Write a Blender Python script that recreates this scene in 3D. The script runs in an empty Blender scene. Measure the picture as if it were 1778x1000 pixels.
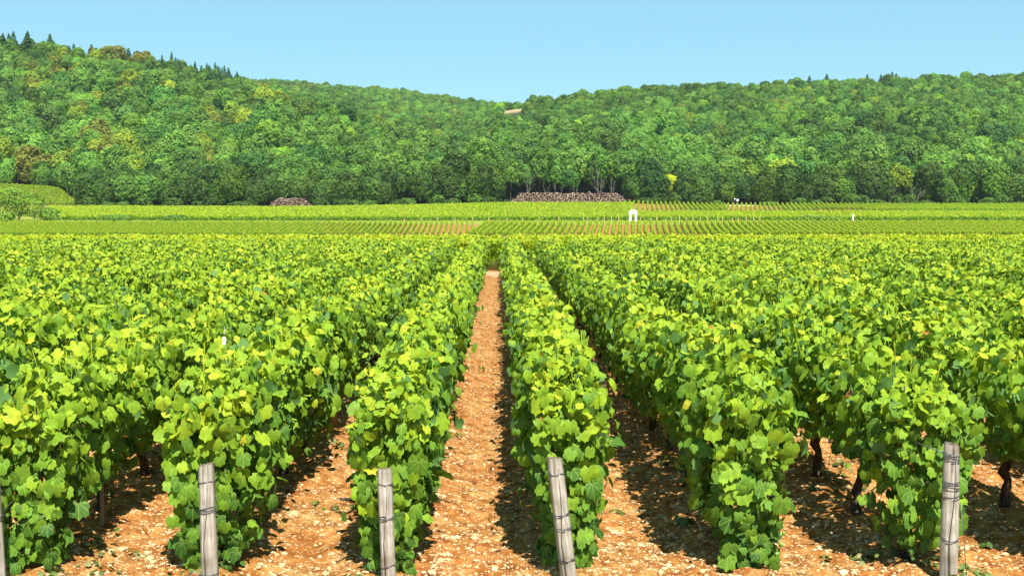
import bpy, math, random
import numpy as np
from mathutils import Vector

random.seed(7)
RNG = np.random.default_rng(11)
SC = bpy.context.scene
COL = SC.collection
R = math.radians

# ------------------------------------------------------------------ camera, sky, sun, exposure
F_PX, VX, VY, EYE = 2000.0, 866.0, 367.0, 2.0          # focal length and the rows' vanishing point, in photo pixels
cam_d = bpy.data.cameras.new('camera')
cam = bpy.data.objects.new('camera', cam_d)
COL.objects.link(cam)
cam_d.sensor_width = 36.0
cam_d.lens = 36.0 * F_PX / 1778.0
cam_d.clip_start = 0.1
cam_d.clip_end = 20000.0
cam.location = (0, 0, EYE)
PITCH = math.atan((500 - VY) / F_PX)
YAW = math.atan((889 - VX) / F_PX)
cam.rotation_euler = (math.pi / 2 - PITCH, 0, -YAW)
SC.camera = cam

SUN_EL, SUN_AZ = R(56), R(14)                            # azimuth: off straight-behind, towards the right
SV = Vector((math.sin(SUN_AZ) * math.cos(SUN_EL), -math.cos(SUN_AZ) * math.cos(SUN_EL), math.sin(SUN_EL)))
w = bpy.data.worlds.new('World')
SC.world = w
w.use_nodes = True
nt = w.node_tree
sky = nt.nodes.new('ShaderNodeTexSky')
sky.sky_type = 'NISHITA'
sky.sun_disc = False
sky.sun_elevation = SUN_EL
sky.sun_rotation = math.atan2(SV.x, SV.y)
sky.altitude = 200
sky.air_density = 1.0
sky.dust_density = 0.0
sky.ozone_density = 2.5
bg = nt.nodes['Background']
bg.inputs['Strength'].default_value = 0.077
tint_n = nt.nodes.new('ShaderNodeMix')
tint_n.data_type = 'RGBA'
tint_n.blend_type = 'MULTIPLY'
tint_n.inputs['Factor'].default_value = 1.0
tint_n.inputs[7].default_value = (0.70, 1.0, 0.97, 1)
nt.links.new(sky.outputs['Color'], tint_n.inputs[6])
even_n = nt.nodes.new('ShaderNodeMix')
even_n.data_type = 'RGBA'
even_n.inputs['Factor'].default_value = 0.55
even_n.inputs[7].default_value = (2.45, 5.2, 6.75, 1)
nt.links.new(tint_n.outputs[2], even_n.inputs[6])
nt.links.new(even_n.outputs[2], bg.inputs['Color'])

sun_d = bpy.data.lights.new('sun', 'SUN')
sun_d.energy = 5.0
sun_d.angle = R(0.5)
sun_d.color = (1.0, 0.95, 0.86)
sun = bpy.data.objects.new('sun', sun_d)
COL.objects.link(sun)
sun.rotation_euler = SV.to_track_quat('Z', 'Y').to_euler()

SC.view_settings.view_transform = 'Standard'
SC.view_settings.look = 'None'
SC.view_settings.gamma = 1.0
SC.view_settings.use_curve_mapping = False
SC.view_settings.exposure = 0.89
SC.render.film_transparent = False
cy = SC.cycles
cy.max_bounces = 6
cy.diffuse_bounces = 3
cy.glossy_bounces = 2
cy.transmission_bounces = 3
cy.transparent_max_bounces = 4
cy.use_denoising = True
cy.use_adaptive_sampling = False
cy.sample_clamp_indirect = 4.0

# ------------------------------------------------------------------ small tools
def prop(o, label=None, cat=None, group=None, kind=None):
    if label: o['label'] = label
    if cat: o['category'] = cat
    if group: o['group'] = group
    if kind: o['kind'] = kind
    return o

def thing(name, label, cat, loc=(0, 0, 0), rz=0.0, group=None):
    o = bpy.data.objects.new(name, None)
    COL.objects.link(o)
    o.empty_display_size = 0.2
    o.location = loc
    o.rotation_euler = (0, 0, rz)
    return prop(o, label, cat, group)

def link(name, me, parent=None, loc=(0, 0, 0), rz=0.0, scale=None):
    o = bpy.data.objects.new(name, me)
    COL.objects.link(o)
    o.location = loc
    o.rotation_euler = (0, 0, rz)
    if scale is not None:
        o.scale = (scale, scale, scale) if np.isscalar(scale) else scale
    if parent is not None:
        o.parent = parent
    return o

def mesh_np(name, V, F, mat, attr=None, smooth=False, colattr=None, vecattr=None):
    """V (n,3); F: one (m,k) array or a list of such; attr: {name: per-face float array}."""
    Fs = F if isinstance(F, list) else [F]
    Fs = [np.asarray(f, dtype=np.int32) for f in Fs if len(f)]
    me = bpy.data.meshes.new(name)
    me.vertices.add(len(V))
    me.vertices.foreach_set('co', np.asarray(V, dtype=np.float32).ravel())
    tot = np.concatenate([np.full(len(f), f.shape[1], dtype=np.int32) for f in Fs])
    loops = np.concatenate([f.ravel() for f in Fs])
    me.loops.add(len(loops))
    me.loops.foreach_set('vertex_index', loops)
    me.polygons.add(len(tot))
    start = np.zeros(len(tot), dtype=np.int32)
    start[1:] = np.cumsum(tot)[:-1]
    me.polygons.foreach_set('loop_start', start)
    me.polygons.foreach_set('use_smooth', np.full(len(tot), smooth, dtype=bool))
    for k, a in (attr or {}).items():
        at = me.attributes.new(k, 'FLOAT', 'FACE')
        at.data.foreach_set('value', np.asarray(a, dtype=np.float32))
    for k, a in (colattr or {}).items():
        at = me.attributes.new(k, 'FLOAT_COLOR', 'POINT')
        at.data.foreach_set('color', np.asarray(a, dtype=np.float32).ravel())
    for k, a in (vecattr or {}).items():
        at = me.attributes.new(k, 'FLOAT_VECTOR', 'POINT')
        at.data.foreach_set('vector', np.asarray(a, dtype=np.float32).ravel())
    if mat is not None:
        me.materials.append(mat)
    me.update(calc_edges=True)
    return me

def _h(i, j, seed):
    n = (i.astype(np.int64) * 374761393 + j.astype(np.int64) * 668265263 + seed * 974634777) & 0x7fffffff
    n = ((n ^ (n >> 13)) * 1274126177) & 0x7fffffff
    return ((n ^ (n >> 16)) & 0xffff) / 65535.0

def noise2(x, y, seed=0):
    x = np.asarray(x, float); y = np.asarray(y, float)
    i = np.floor(x); j = np.floor(y)
    u = x - i; v = y - j
    u = u * u * (3 - 2 * u); v = v * v * (3 - 2 * v)
    i = i.astype(np.int64); j = j.astype(np.int64)
    a = _h(i, j, seed); b = _h(i + 1, j, seed); c = _h(i, j + 1, seed); d = _h(i + 1, j + 1, seed)
    return (a * (1 - u) + b * u) * (1 - v) + (c * (1 - u) + d * u) * v

def fbm(x, y, seed=0, n=3):
    s, a, t = 0, 1.0, 0
    for k in range(n):
        s = s + a * noise2(np.asarray(x) * 2 ** k, np.asarray(y) * 2 ** k, seed + k * 17); t += a; a *= 0.5
    return s / t

def sstep(t):
    t = np.clip(t, 0, 1)
    return t * t * (3 - 2 * t)

def px_of(X, Y):
    return VX + F_PX * X / Y

def X_of(px, Y):
    return (px - VX) * Y / F_PX

# ------------------------------------------------------------------ terrain
PY = np.array([-60, 40, 75, 222, 247, 257.5, 266, 320, 345, 388, 400, 430])
PZ = np.array([0, 0, -.76, -2.78, -.85, -.15, -.1, 1.1, 2.0, 4.3, 4.7, 5.6])
def crest(px, pts, lift):
    p = np.array(pts, float)
    return np.interp(px, p[:, 0], p[:, 1]) + lift
L_PTS = [(-900, 20), (-300, 40), (0, 66), (110, 80), (200, 94), (330, 115), (430, 142), (500, 158), (570, 178), (700, 220), (830, 262), (930, 300), (1100, 340), (3000, 350)]
R_PTS = [(-1500, 345), (600, 330), (700, 300), (760, 262), (820, 215), (855, 200), (874, 166), (908, 161), (930, 172), (960, 166), (1100, 150), (1400, 138), (1600, 129), (1778, 127), (2200, 120), (3000, 110)]
B_PTS = [(-1500, 150), (200, 125), (480, 143), (600, 152), (700, 160), (800, 174), (860, 183), (950, 190), (1100, 205), (3000, 260)]
HILLS = [(L_PTS, 30, 640.0), (R_PTS, 28, 800.0), (B_PTS, 15, 1200.0)]
EDGE = [(-300, 359), (0, 359), (480, 361), (560, 360), (700, 358), (880, 353.5), (1090, 353.5), (1220, 357), (1778, 358), (2200, 358)]
def knoll(px, Y):
    return np.interp(px, [-200, 0, 90, 145, 158, 172], [7.2, 6.6, 5.6, 3.8, 2.2, 0]) * sstep((Y - 393) / 40.0)
def terrain(X, Y):
    X = np.asarray(X, float); Y = np.asarray(Y, float)
    Yc = np.maximum(Y, 20.0)
    px = np.clip(px_of(X, Yc), -1500, 3200)
    z = np.interp(Y, PY, PZ)
    e = np.array(EDGE, float)
    ze = EYE + (VY - np.interp(px, e[:, 0], e[:, 1])) * 390 / F_PX
    z = z + (ze - 4.3) * sstep((Y - 320) / 65.0)
    z = z + knoll(px, Y) * (1 - sstep((Y - 470) / 120))
    h = np.zeros_like(z)
    for pts, lift, D in HILLS:
        zc = EYE + (VY - crest(px, pts, lift)) * D / F_PX - 5.0
        y0 = 394.0 + 42.0 * sstep((165 - px) / 40.0)
        t = (Y - y0) / (D - y0)
        s = np.where(t < 1, np.clip(t, 0, 1) ** 1.15, 1 - 0.25 * np.clip(t - 1, 0, 2))
        s = np.where(t < 1, s - 0.10 * np.clip((t - .75) / .25, 0, 1) ** 2 * 0, s)
        hi = zc * s
        k = 6.0
        h = np.where(hi > h, hi + 0.0, h) + 0.0
    fold = 15.0 * (fbm(X / 62 + Y / 300, Y / 120, 5) - .5) * sstep((Y - 415) / 90) * (1 - .8 * sstep((Y - 560) / 120)) * (1 - np.exp(-((px - 893) / 40.0) ** 2))
    z = np.where(Y > 394, z + h + fold, z)
    return z
def ground(X, Y):
    return float(terrain(np.array([X]), np.array([Y]))[0])

def hill_point(px, py, lo=396.0, hi=1300.0):
    """the point of the hillside that the picture shows at (px, py)"""
    Ys = np.linspace(lo, hi, 700)
    Xs = X_of(px, Ys)
    z = terrain(Xs, Ys)
    y = VY - (z - EYE) * F_PX / Ys
    k = np.argmax(y <= py)
    if not (y <= py).any():
        k = int(np.argmin(y))
    return float(Xs[k]), float(Ys[k]), float(z[k])

ROW_X0 = 0.39                                            # rows stand one metre apart: ROW_X0 + k

# ------------------------------------------------------------------ materials
def new_mat(name):
    m = bpy.data.materials.new(name)
    m.use_nodes = True
    n = m.node_tree.nodes
    return m, n, m.node_tree.links, n['Principled BSDF']

def ramp(n, stops):
    r = n.new('ShaderNodeValToRGB')
    e = r.color_ramp.elements
    while len(e) < len(stops):
        e.new(0.5)
    for el, (p, c) in zip(e, stops):
        el.position = p
        el.color = (*c, 1)
    return r

def leaf_mat(name, stops, transl=0.32, tcol=(1.5, 1.35, 0.45), tinted=False, rough=0.45, spec=0.35, back=None, mottling=None, veins=False):
    m, n, l, b = new_mat(name)
    at = n.new('ShaderNodeAttribute'); at.attribute_name = 'v'
    r = ramp(n, stops)
    l.new(at.outputs['Fac'], r.inputs[0])
    c = r.outputs[0]
    if tinted:
        ti = n.new('ShaderNodeAttribute'); ti.attribute_type = 'INSTANCER'; ti.attribute_name = 'tint'
        mx = n.new('ShaderNodeMix'); mx.data_type = 'RGBA'; mx.blend_type = 'MULTIPLY'; mx.inputs['Factor'].default_value = 1
        l.new(c, mx.inputs[6]); l.new(ti.outputs['Color'], mx.inputs[7])
        c = mx.outputs[2]
    if mottling:
        tc = n.new('ShaderNodeTexCoord'); nz = n.new('ShaderNodeTexNoise'); nz.inputs['Scale'].default_value = mottling
        nz.inputs['Detail'].default_value = 3
        l.new(tc.outputs['Object'], nz.inputs['Vector'])
        rr = ramp(n, [(.3, (.72, .72, .72)), (.7, (1.18, 1.18, 1.18))])
        l.new(nz.outputs[0], rr.inputs[0])
        mx = n.new('ShaderNodeMix'); mx.data_type = 'RGBA'; mx.blend_type = 'MULTIPLY'; mx.inputs['Factor'].default_value = 1
        l.new(c, mx.inputs[6]); l.new(rr.outputs[0], mx.inputs[7])
        c = mx.outputs[2]
    if veins:
        va = n.new('ShaderNodeAttribute'); va.attribute_name = 'blade'
        sx = n.new('ShaderNodeSeparateXYZ'); l.new(va.outputs['Vector'], sx.inputs[0])
        def M(op, a, b=None):
            q = n.new('ShaderNodeMath'); q.operation = op
            for i, w_ in enumerate((a, b)):
                if w_ is None: continue
                if isinstance(w_, float): q.inputs[i].default_value = w_
                else: l.new(w_, q.inputs[i])
            return q.outputs[0]
        yy = M('ADD', sx.outputs['Y'], .30)
        ang = M('ARCTAN2', sx.outputs['X'], yy)
        off = M('PINGPONG', M('ADD', M('ABSOLUTE', ang), .0), .36)
        rad = M('SQRT', M('ADD', M('MULTIPLY', sx.outputs['X'], sx.outputs['X']), M('MULTIPLY', yy, yy)))
        # pingpong falls to nought at 0 and every .72 rad: those are the ribs
        dist = M('MULTIPLY', off, rad)
        rr_ = ramp(n, [(.0, (.42, .42, .42)), (.026, (.08, .08, .08)), (.05, (0, 0, 0))])
        l.new(dist, rr_.inputs[0])
        vm = n.new('ShaderNodeMix'); vm.data_type = 'RGBA'
        l.new(rr_.outputs[0], vm.inputs['Factor']); l.new(c, vm.inputs[6]); vm.inputs[7].default_value = (.38, .48, .08, 1)
        c = vm.outputs[2]
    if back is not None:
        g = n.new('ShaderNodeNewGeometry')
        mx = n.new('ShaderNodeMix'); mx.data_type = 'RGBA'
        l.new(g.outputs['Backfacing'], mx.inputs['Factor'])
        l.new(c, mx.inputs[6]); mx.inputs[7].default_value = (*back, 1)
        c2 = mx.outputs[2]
    else:
        c2 = c
    l.new(c2, b.inputs['Base Color'])
    b.inputs['Roughness'].default_value = rough
    b.inputs['Specular IOR Level'].default_value = spec
    tr = n.new('ShaderNodeBsdfTranslucent')
    m2 = n.new('ShaderNodeMix'); m2.data_type = 'RGBA'; m2.blend_type = 'MULTIPLY'; m2.inputs['Factor'].default_value = 1
    l.new(c, m2.inputs[6]); m2.inputs[7].default_value = (*tcol, 1)
    l.new(m2.outputs[2], tr.inputs['Color'])
    ms = n.new('ShaderNodeMixShader'); ms.inputs[0].default_value = transl
    l.new(b.outputs[0], ms.inputs[1]); l.new(tr.outputs[0], ms.inputs[2])
    l.new(ms.outputs[0], n['Material Output'].inputs['Surface'])
    return m

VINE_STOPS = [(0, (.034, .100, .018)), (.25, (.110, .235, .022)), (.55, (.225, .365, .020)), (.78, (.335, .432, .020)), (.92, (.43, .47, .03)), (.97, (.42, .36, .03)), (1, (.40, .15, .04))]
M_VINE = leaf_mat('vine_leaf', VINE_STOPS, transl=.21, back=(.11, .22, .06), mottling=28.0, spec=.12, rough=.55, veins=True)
M_VINE_FAR = leaf_mat('vine_leaf_far', VINE_STOPS, transl=.28, spec=.1, rough=.6)
M_TREE = leaf_mat('tree_leaf', [(0, (.034, .098, .020)), (.5, (.142, .262, .034)), (1, (.275, .40, .046))], transl=.18, tcol=(1.3, 1.3, .6), tinted=True, rough=.6, spec=.2)
M_WEED = leaf_mat('weed_leaf', [(0, (.05, .12, .02)), (.7, (.12, .2, .04)), (1, (.3, .26, .1))], transl=.25)

def noise_mat(name, stops, scale, detail=6, rough=.85, bump=0.0, stretch=None, spec=.2):
    m, n, l, b = new_mat(name)
    tc = n.new('ShaderNodeTexCoord')
    mp = n.new('ShaderNodeMapping')
    if stretch:
        mp.inputs['Scale'].default_value = stretch
    nz = n.new('ShaderNodeTexNoise'); nz.inputs['Scale'].default_value = scale; nz.inputs['Detail'].default_value = detail
    l.new(tc.outputs['Object'], mp.inputs[0]); l.new(mp.outputs[0], nz.inputs['Vector'])
    r = ramp(n, stops)
    l.new(nz.outputs[0], r.inputs[0])
    l.new(r.outputs[0], b.inputs['Base Color'])
    b.inputs['Roughness'].default_value = rough
    b.inputs['Specular IOR Level'].default_value = spec
    if bump:
        bp = n.new('ShaderNodeBump'); bp.inputs['Strength'].default_value = bump; bp.inputs['Distance'].default_value = .01
        l.new(nz.outputs[0], bp.inputs['Height']); l.new(bp.outputs[0], b.inputs['Normal'])
    return m
M_BARK = noise_mat('vine_bark', [(.3, (.020, .014, .009)), (.6, (.075, .052, .034)), (.8, (.15, .11, .075))], 40, stretch=(1, 1, .25), bump=.8)
M_TRUNK = noise_mat('tree_bark', [(.3, (.04, .034, .026)), (.7, (.12, .105, .08))], 3, stretch=(1, 1, .3))
M_PALEBARK = noise_mat('pale_bark', [(.3, (.13, .12, .09)), (.7, (.27, .245, .185))], 3, stretch=(1, 1, .3))
M_SHOOT = noise_mat('green_shoot', [(.3, (.16, .22, .03)), (.7, (.30, .26, .07))], 9, rough=.5)
M_GRAPE = noise_mat('green_grape', [(.3, (.12, .23, .03)), (.7, (.22, .36, .06))], 30, rough=.35, spec=.5)
M_WIRE = noise_mat('wire', [(.3, (.10, .10, .10)), (.7, (.30, .30, .30))], 30, rough=.45)
M_WIRE.node_tree.nodes['Principled BSDF'].inputs['Metallic'].default_value = .8
M_STONE = noise_mat('limestone', [(.3, (.38, .24, .11)), (.5, (.52, .37, .20)), (.75, (.66, .54, .36))], 6, rough=.9)
M_WHITE = noise_mat('white_lime', [(.3, (.74, .73, .68)), (.7, (.84, .83, .80))], 4, rough=.9)
M_SIGN = noise_mat('sign_white', [(.3, (.70, .72, .72)), (.7, (.80, .80, .80))], 4, rough=.5)
M_SIGNPOLE = noise_mat('sign_pole', [(.3, (.12, .12, .12)), (.7, (.2, .2, .2))], 4, rough=.5)
M_STAKE = noise_mat('old_stake', [(.3, (.14, .10, .07)), (.7, (.30, .24, .17))], 25, stretch=(1, 1, .1), bump=.4)
M_TERRA = noise_mat('rusty_stake', [(.3, (.34, .12, .04)), (.7, (.50, .22, .08))], 25, stretch=(1, 1, .1), bump=.4)
M_DEADLEAF = noise_mat('dead_leaf', [(.3, (.30, .11, .03)), (.7, (.48, .22, .08))], 30)

def post_mat():
    m, n, l, b = new_mat('weathered_post')
    tc = n.new('ShaderNodeTexCoord')
    mp = n.new('ShaderNodeMapping'); mp.inputs['Scale'].default_value = (1, 1, .06)
    l.new(tc.outputs['Object'], mp.inputs[0])
    a = n.new('ShaderNodeTexNoise'); a.inputs['Scale'].default_value = 55; a.inputs['Detail'].default_value = 6
    l.new(mp.outputs[0], a.inputs['Vector'])
    r = ramp(n, [(.30, (.10, .075, .055)), (.42, (.34, .305, .25)), (.6, (.50, .46, .39)), (.8, (.64, .60, .53))])
    l.new(a.outputs[0], r.inputs[0])
    k = n.new('ShaderNodeTexNoise'); k.inputs['Scale'].default_value = 9; k.inputs['Detail'].default_value = 4
    l.new(tc.outputs['Object'], k.inputs['Vector'])
    kr = ramp(n, [(.3, (.55, .5, .45)), (.65, (1.05, 1.05, 1.05))])
    l.new(k.outputs[0], kr.inputs[0])
    mx = n.new('ShaderNodeMix'); mx.data_type = 'RGBA'; mx.blend_type = 'MULTIPLY'; mx.inputs['Factor'].default_value = 1
    l.new(r.outputs[0], mx.inputs[6]); l.new(kr.outputs[0], mx.inputs[7])
    l.new(mx.outputs[2], b.inputs['Base Color'])
    b.inputs['Roughness'].default_value = .9
    b.inputs['Specular IOR Level'].default_value = .15
    bp = n.new('ShaderNodeBump'); bp.inputs['Strength'].default_value = .9; bp.inputs['Distance'].default_value = .006
    l.new(a.outputs[0], bp.inputs['Height']); l.new(bp.outputs[0], b.inputs['Normal'])
    return m
M_POST = post_mat()
M_ENDGRAIN = noise_mat('post_end_grain', [(.3, (.08, .06, .045)), (.7, (.20, .16, .12))], 40, bump=.6)

def log_mat():
    m, n, l, b = new_mat('cut_log')
    at = n.new('ShaderNodeAttribute'); at.attribute_name = 'v'
    r = ramp(n, [(0, (.050, .026, .020)), (.45, (.14, .078, .058)), (.6, (.36, .21, .15)), (1, (.72, .53, .41))])
    l.new(at.outputs['Fac'], r.inputs[0]); l.new(r.outputs[0], b.inputs['Base Color'])
    b.inputs['Roughness'].default_value = .9
    return m
M_LOG = log_mat()

def ground_mat():
    m, n, l, b = new_mat('soil')
    tc = n.new('ShaderNodeTexCoord')
    def noise(scale, detail, sc=None):
        nz = n.new('ShaderNodeTexNoise'); nz.inputs['Scale'].default_value = scale; nz.inputs['Detail'].default_value = detail
        if sc:
            mp = n.new('ShaderNodeMapping'); mp.inputs['Scale'].default_value = sc
            l.new(tc.outputs['Object'], mp.inputs[0]); l.new(mp.outputs[0], nz.inputs['Vector'])
        else:
            l.new(tc.outputs['Object'], nz.inputs['Vector'])
        return nz
    def mix(f, a, bb, mode='MIX', fac=None):
        mx = n.new('ShaderNodeMix'); mx.data_type = 'RGBA'; mx.blend_type = mode
        if fac is not None: mx.inputs['Factor'].default_value = fac
        else: l.new(f, mx.inputs['Factor'])
        for s, q in ((6, a), (7, bb)):
            if isinstance(q, tuple): mx.inputs[s].default_value = (*q, 1)
            else: l.new(q, mx.inputs[s])
        return mx.outputs[2]
    n1 = noise(9, 8)
    r1 = ramp(n, [(.30, (.15, .052, .012)), (.46, (.275, .115, .028)), (.58, (.36, .178, .050)), (.75, (.46, .28, .105))])
    l.new(n1.outputs[0], r1.inputs[0])
    n2 = noise(1.3, 4)
    r2 = ramp(n, [(.35, (1.03, .86, .76)), (.65, (1.0, 1.08, 1.08))])
    l.new(n2.outputs[0], r2.inputs[0])
    soil = mix(None, r1.outputs[0], r2.outputs[0], 'MULTIPLY', 1.0)
    # pale stone chips of several sizes
    for sc_, thr, colr in ((26, .30, (.60, .45, .24)), (55, .36, (.52, .36, .18))):
        vo = n.new('ShaderNodeTexVoronoi'); vo.inputs['Scale'].default_value = sc_
        mp = n.new('ShaderNodeMapping'); mp.inputs['Scale'].default_value = (1, 1.25, 1)
        l.new(tc.outputs['Object'], mp.inputs[0]); l.new(mp.outputs[0], vo.inputs['Vector'])
        lt = n.new('ShaderNodeMath'); lt.operation = 'LESS_THAN'; lt.inputs[1].default_value = thr
        l.new(vo.outputs['Distance'], lt.inputs[0])
        sp = n.new('ShaderNodeSeparateColor'); l.new(vo.outputs['Color'], sp.inputs[0])
        gt = n.new('ShaderNodeMath'); gt.operation = 'GREATER_THAN'; gt.inputs[1].default_value = .62
        l.new(sp.outputs[0], gt.inputs[0])
        mu = n.new('ShaderNodeMath'); mu.operation = 'MULTIPLY'
        l.new(lt.outputs[0], mu.inputs[0]); l.new(gt.outputs[0], mu.inputs[1])
        soil = mix(mu.outputs[0], soil, colr)
    za = n.new('ShaderNodeAttribute'); za.attribute_name = 'zone'
    zs = n.new('ShaderNodeSeparateColor'); l.new(za.outputs['Color'], zs.inputs[0])
    n3 = noise(.5, 6)
    rg = ramp(n, [(.3, (.13, .21, .025)), (.7, (.27, .36, .04))]); l.new(n3.outputs[0], rg.inputs[0])
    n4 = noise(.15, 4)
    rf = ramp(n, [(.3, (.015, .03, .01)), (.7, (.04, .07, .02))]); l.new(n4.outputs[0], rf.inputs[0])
    n5 = noise(2.0, 6)
    rp = ramp(n, [(.3, (.34, .27, .15)), (.7, (.62, .53, .36))]); l.new(n5.outputs[0], rp.inputs[0])
    c = mix(zs.outputs[0], soil, rg.outputs[0])
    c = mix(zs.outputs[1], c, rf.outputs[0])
    c = mix(zs.outputs[2], c, rp.outputs[0])
    l.new(c, b.inputs['Base Color'])
    b.inputs['Roughness'].default_value = .95
    b.inputs['Specular IOR Level'].default_value = .1
    bp = n.new('ShaderNodeBump'); bp.inputs['Strength'].default_value = .7; bp.inputs['Distance'].default_value = .02
    nb = noise(38, 6)
    l.new(nb.outputs[0], bp.inputs['Height']); l.new(bp.outputs[0], b.inputs['Normal'])
    return m
M_GROUND = ground_mat()

# ------------------------------------------------------------------ the ground, one sheet out to the horizon
def near_relief(X, Y):
    a = sstep((40 - Y) / 6.0)
    r = .045 * (fbm(X * 3.2, Y * 3.2, 3) - .5) + .060 * (fbm(X * 11, Y * 11, 9, 2) - .5)
    ridge = .035 * np.cos((X - ROW_X0) * 2 * np.pi)
    return a * (r + ridge)
def build_ground():
    ys = [np.linspace(-30, 3, 14)[:-1]]
    y = 3.0; seq = []
    while y < 4200:
        seq.append(y); y *= 1.0058 if y < 45 else (1.012 if y < 480 else 1.035)
    ys = np.concatenate([ys[0], np.array(seq)])
    t = np.linspace(-1, 1, 620)
    t = np.sign(t) * np.abs(t)
    hw = np.where(ys < 3, 9.0, .66 * ys + 7.0)
    Y = np.repeat(ys[:, None], len(t), 1)
    X = hw[:, None] * t[None, :]
    Z = terrain(X, Y)
    Z = Z + np.where((Y > 2) & (Y < 46), near_relief(X, Y), 0)
    px = px_of(X, np.maximum(Y, 5))
    z = np.zeros(X.shape + (4,)); z[..., 3] = 1
    jit = 6 * (fbm(X / 9, Y / 9, 31) - .5)
    grass = np.where((Y > 42) & (Y < 217), .65, 0)
    grass = np.where((Y > 247.5) & (Y < 394), .8, grass)
    ochre5 = (Y > 330 + jit) & (Y < 390) & (px > 1090) & (px < 1560)
    grass = np.where(ochre5, .1, grass)
    grass = np.where((Y > 393) & (Y < 432) & (px < 152), .3, grass)
    grass = np.where((Y > 217) & (Y < 250) & (px < 560), .5, grass)
    z[..., 0] = grass
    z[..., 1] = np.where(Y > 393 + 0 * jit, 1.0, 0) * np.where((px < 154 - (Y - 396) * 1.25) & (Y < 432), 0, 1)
    pale = np.where((Y > 35.6 + .1 * jit) & (Y < 38.4), .4, 0)
    pale = np.where((np.abs(Y - 262 - .3 * jit) < 2.5) & (px > 105) & (px < 265 + 30 * jit), .4, pale)
    pale = np.where((np.abs(Y - 324 - .3 * jit) < 3) & (px > 1180) & (px < 1470), .85, pale)
    pale = np.where((np.abs(Y - 288 - .3 * jit) < 2.2) & (px > 1360) & (px < 1480), .8, pale)
    pale = np.where((np.abs(Y - 389 - .4 * jit) < 3.4) & (px > 1235) & (px < 1310), .9, pale)
    pale = np.where((Y > 393) & (Y < 436) & (px > 150 - (Y - 396) * 1.25 + jit) & (px < 158 - (Y - 396) * 1.25 + jit) & (Y < 412), .7, pale)
    pale = np.where((Y > 430) & (Y < 437) & (px < 108) & (fbm(X / 5, Y / 5, 77) > .5), .8, pale)
    for (sx, sy, rx, ry) in ((893, 188, 26, 34),):
        hx, hy, hz = hill_point(sx, sy)
        d = ((px - sx) / rx) ** 2 + ((Y - hy) / (ry * 1.2)) ** 2 + .6 * (fbm(X / 8, Y / 8, 41) - .5)
        pale = np.where((d < 1) & (Y > 400), np.clip(.9 - .7 * d, 0, .7), pale)
        z[..., 1] = np.where((d < 1) & (Y > 400), 0, z[..., 1])
    z[..., 2] = pale
    nr, nc = X.shape
    idx = np.arange(nr * nc).reshape(nr, nc)
    F = np.stack([idx[:-1, :-1], idx[:-1, 1:], idx[1:, 1:], idx[1:, :-1]], -1).reshape(-1, 4)
    me = mesh_np('ground', np.stack([X, Y, Z], -1).reshape(-1, 3), F, M_GROUND, smooth=True, colattr={'zone': z.reshape(-1, 4)})
    prop(link('ground', me), kind='structure')
build_ground()

# ------------------------------------------------------------------ vine leaves
def leaf_template(lod):
    if lod == 0:
        half = [(.0, .56), (.15, .39), (.28, .40), (.44, .30), (.40, .09), (.49, -.11), (.36, -.32), (.15, -.44)]
        out = half + [(0, -.24)] + [(-x, y) for x, y in half[:0:-1]]
    elif lod == 1:
        out = [(0, .55), (.32, .36), (.48, -.1), (.2, -.45), (-.2, -.45), (-.48, -.1), (-.32, .36)]
    else:
        out = [(0, .55), (.48, .02), (0, -.48), (-.48, .02)]
    P = np.array(out, float)
    r2 = (P ** 2).sum(1)
    z = np.abs(P[:, 0]) * .22 - .35 * r2
    if lod == 2:
        z = np.array([-.06, .08, -.06, .08])
        V = np.column_stack([P, z])
        return V, np.array([[0, 3, 1], [1, 3, 2]])
    V = np.vstack([np.column_stack([P, z]), [[0, 0, 0.02]]])
    k = len(P)
    F = np.array([[k, (i + 1) % k, i] for i in range(k)])
    return V, F
TEMPL = [leaf_template(i) for i in range(3)]

def put_leaves(P, N, B, size, lod, v, curl=None):
    """leaf blades at P facing N with tips towards B"""
    T, F = TEMPL[lod]
    N = N / np.linalg.norm(N, axis=1, keepdims=True)
    B = B - (B * N).sum(1, keepdims=True) * N
    B = B / (np.linalg.norm(B, axis=1, keepdims=True) + 1e-9)
    A = np.cross(B, N)
    n, k = len(P), len(T)
    V = P[:, None, :] + size[:, None, None] * (T[None, :, 0:1] * A[:, None] * (1 if curl is None else (1.06 - .5 * np.abs(np.sin(curl * 37.0)) ** 2)[:, None, None]) + T[None, :, 1:2] * B[:, None] + T[None, :, 2:3] * N[:, None] * (1 if curl is None else curl[:, None, None]))
    Fa = F[None] + (np.arange(n) * k)[:, None, None]
    vf = np.repeat(v, len(F)).reshape(n, -1)
    if lod < 2:
        vf = vf + np.where(vf < .93, (np.arange(len(F)) % 2 - .5) * .05, 0)[:]
    return V.reshape(-1, 3), Fa.reshape(-1, 3), np.clip(vf, 0, 1).ravel()

def blade_coords(lods_counts):
    """where each vertex lies on its own leaf, for the veins"""
    return np.concatenate([np.tile(np.column_stack([TEMPL[l][0][:, :2], np.zeros(len(TEMPL[l][0]))]), (c, 1)) for l, c in lods_counts])

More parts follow.
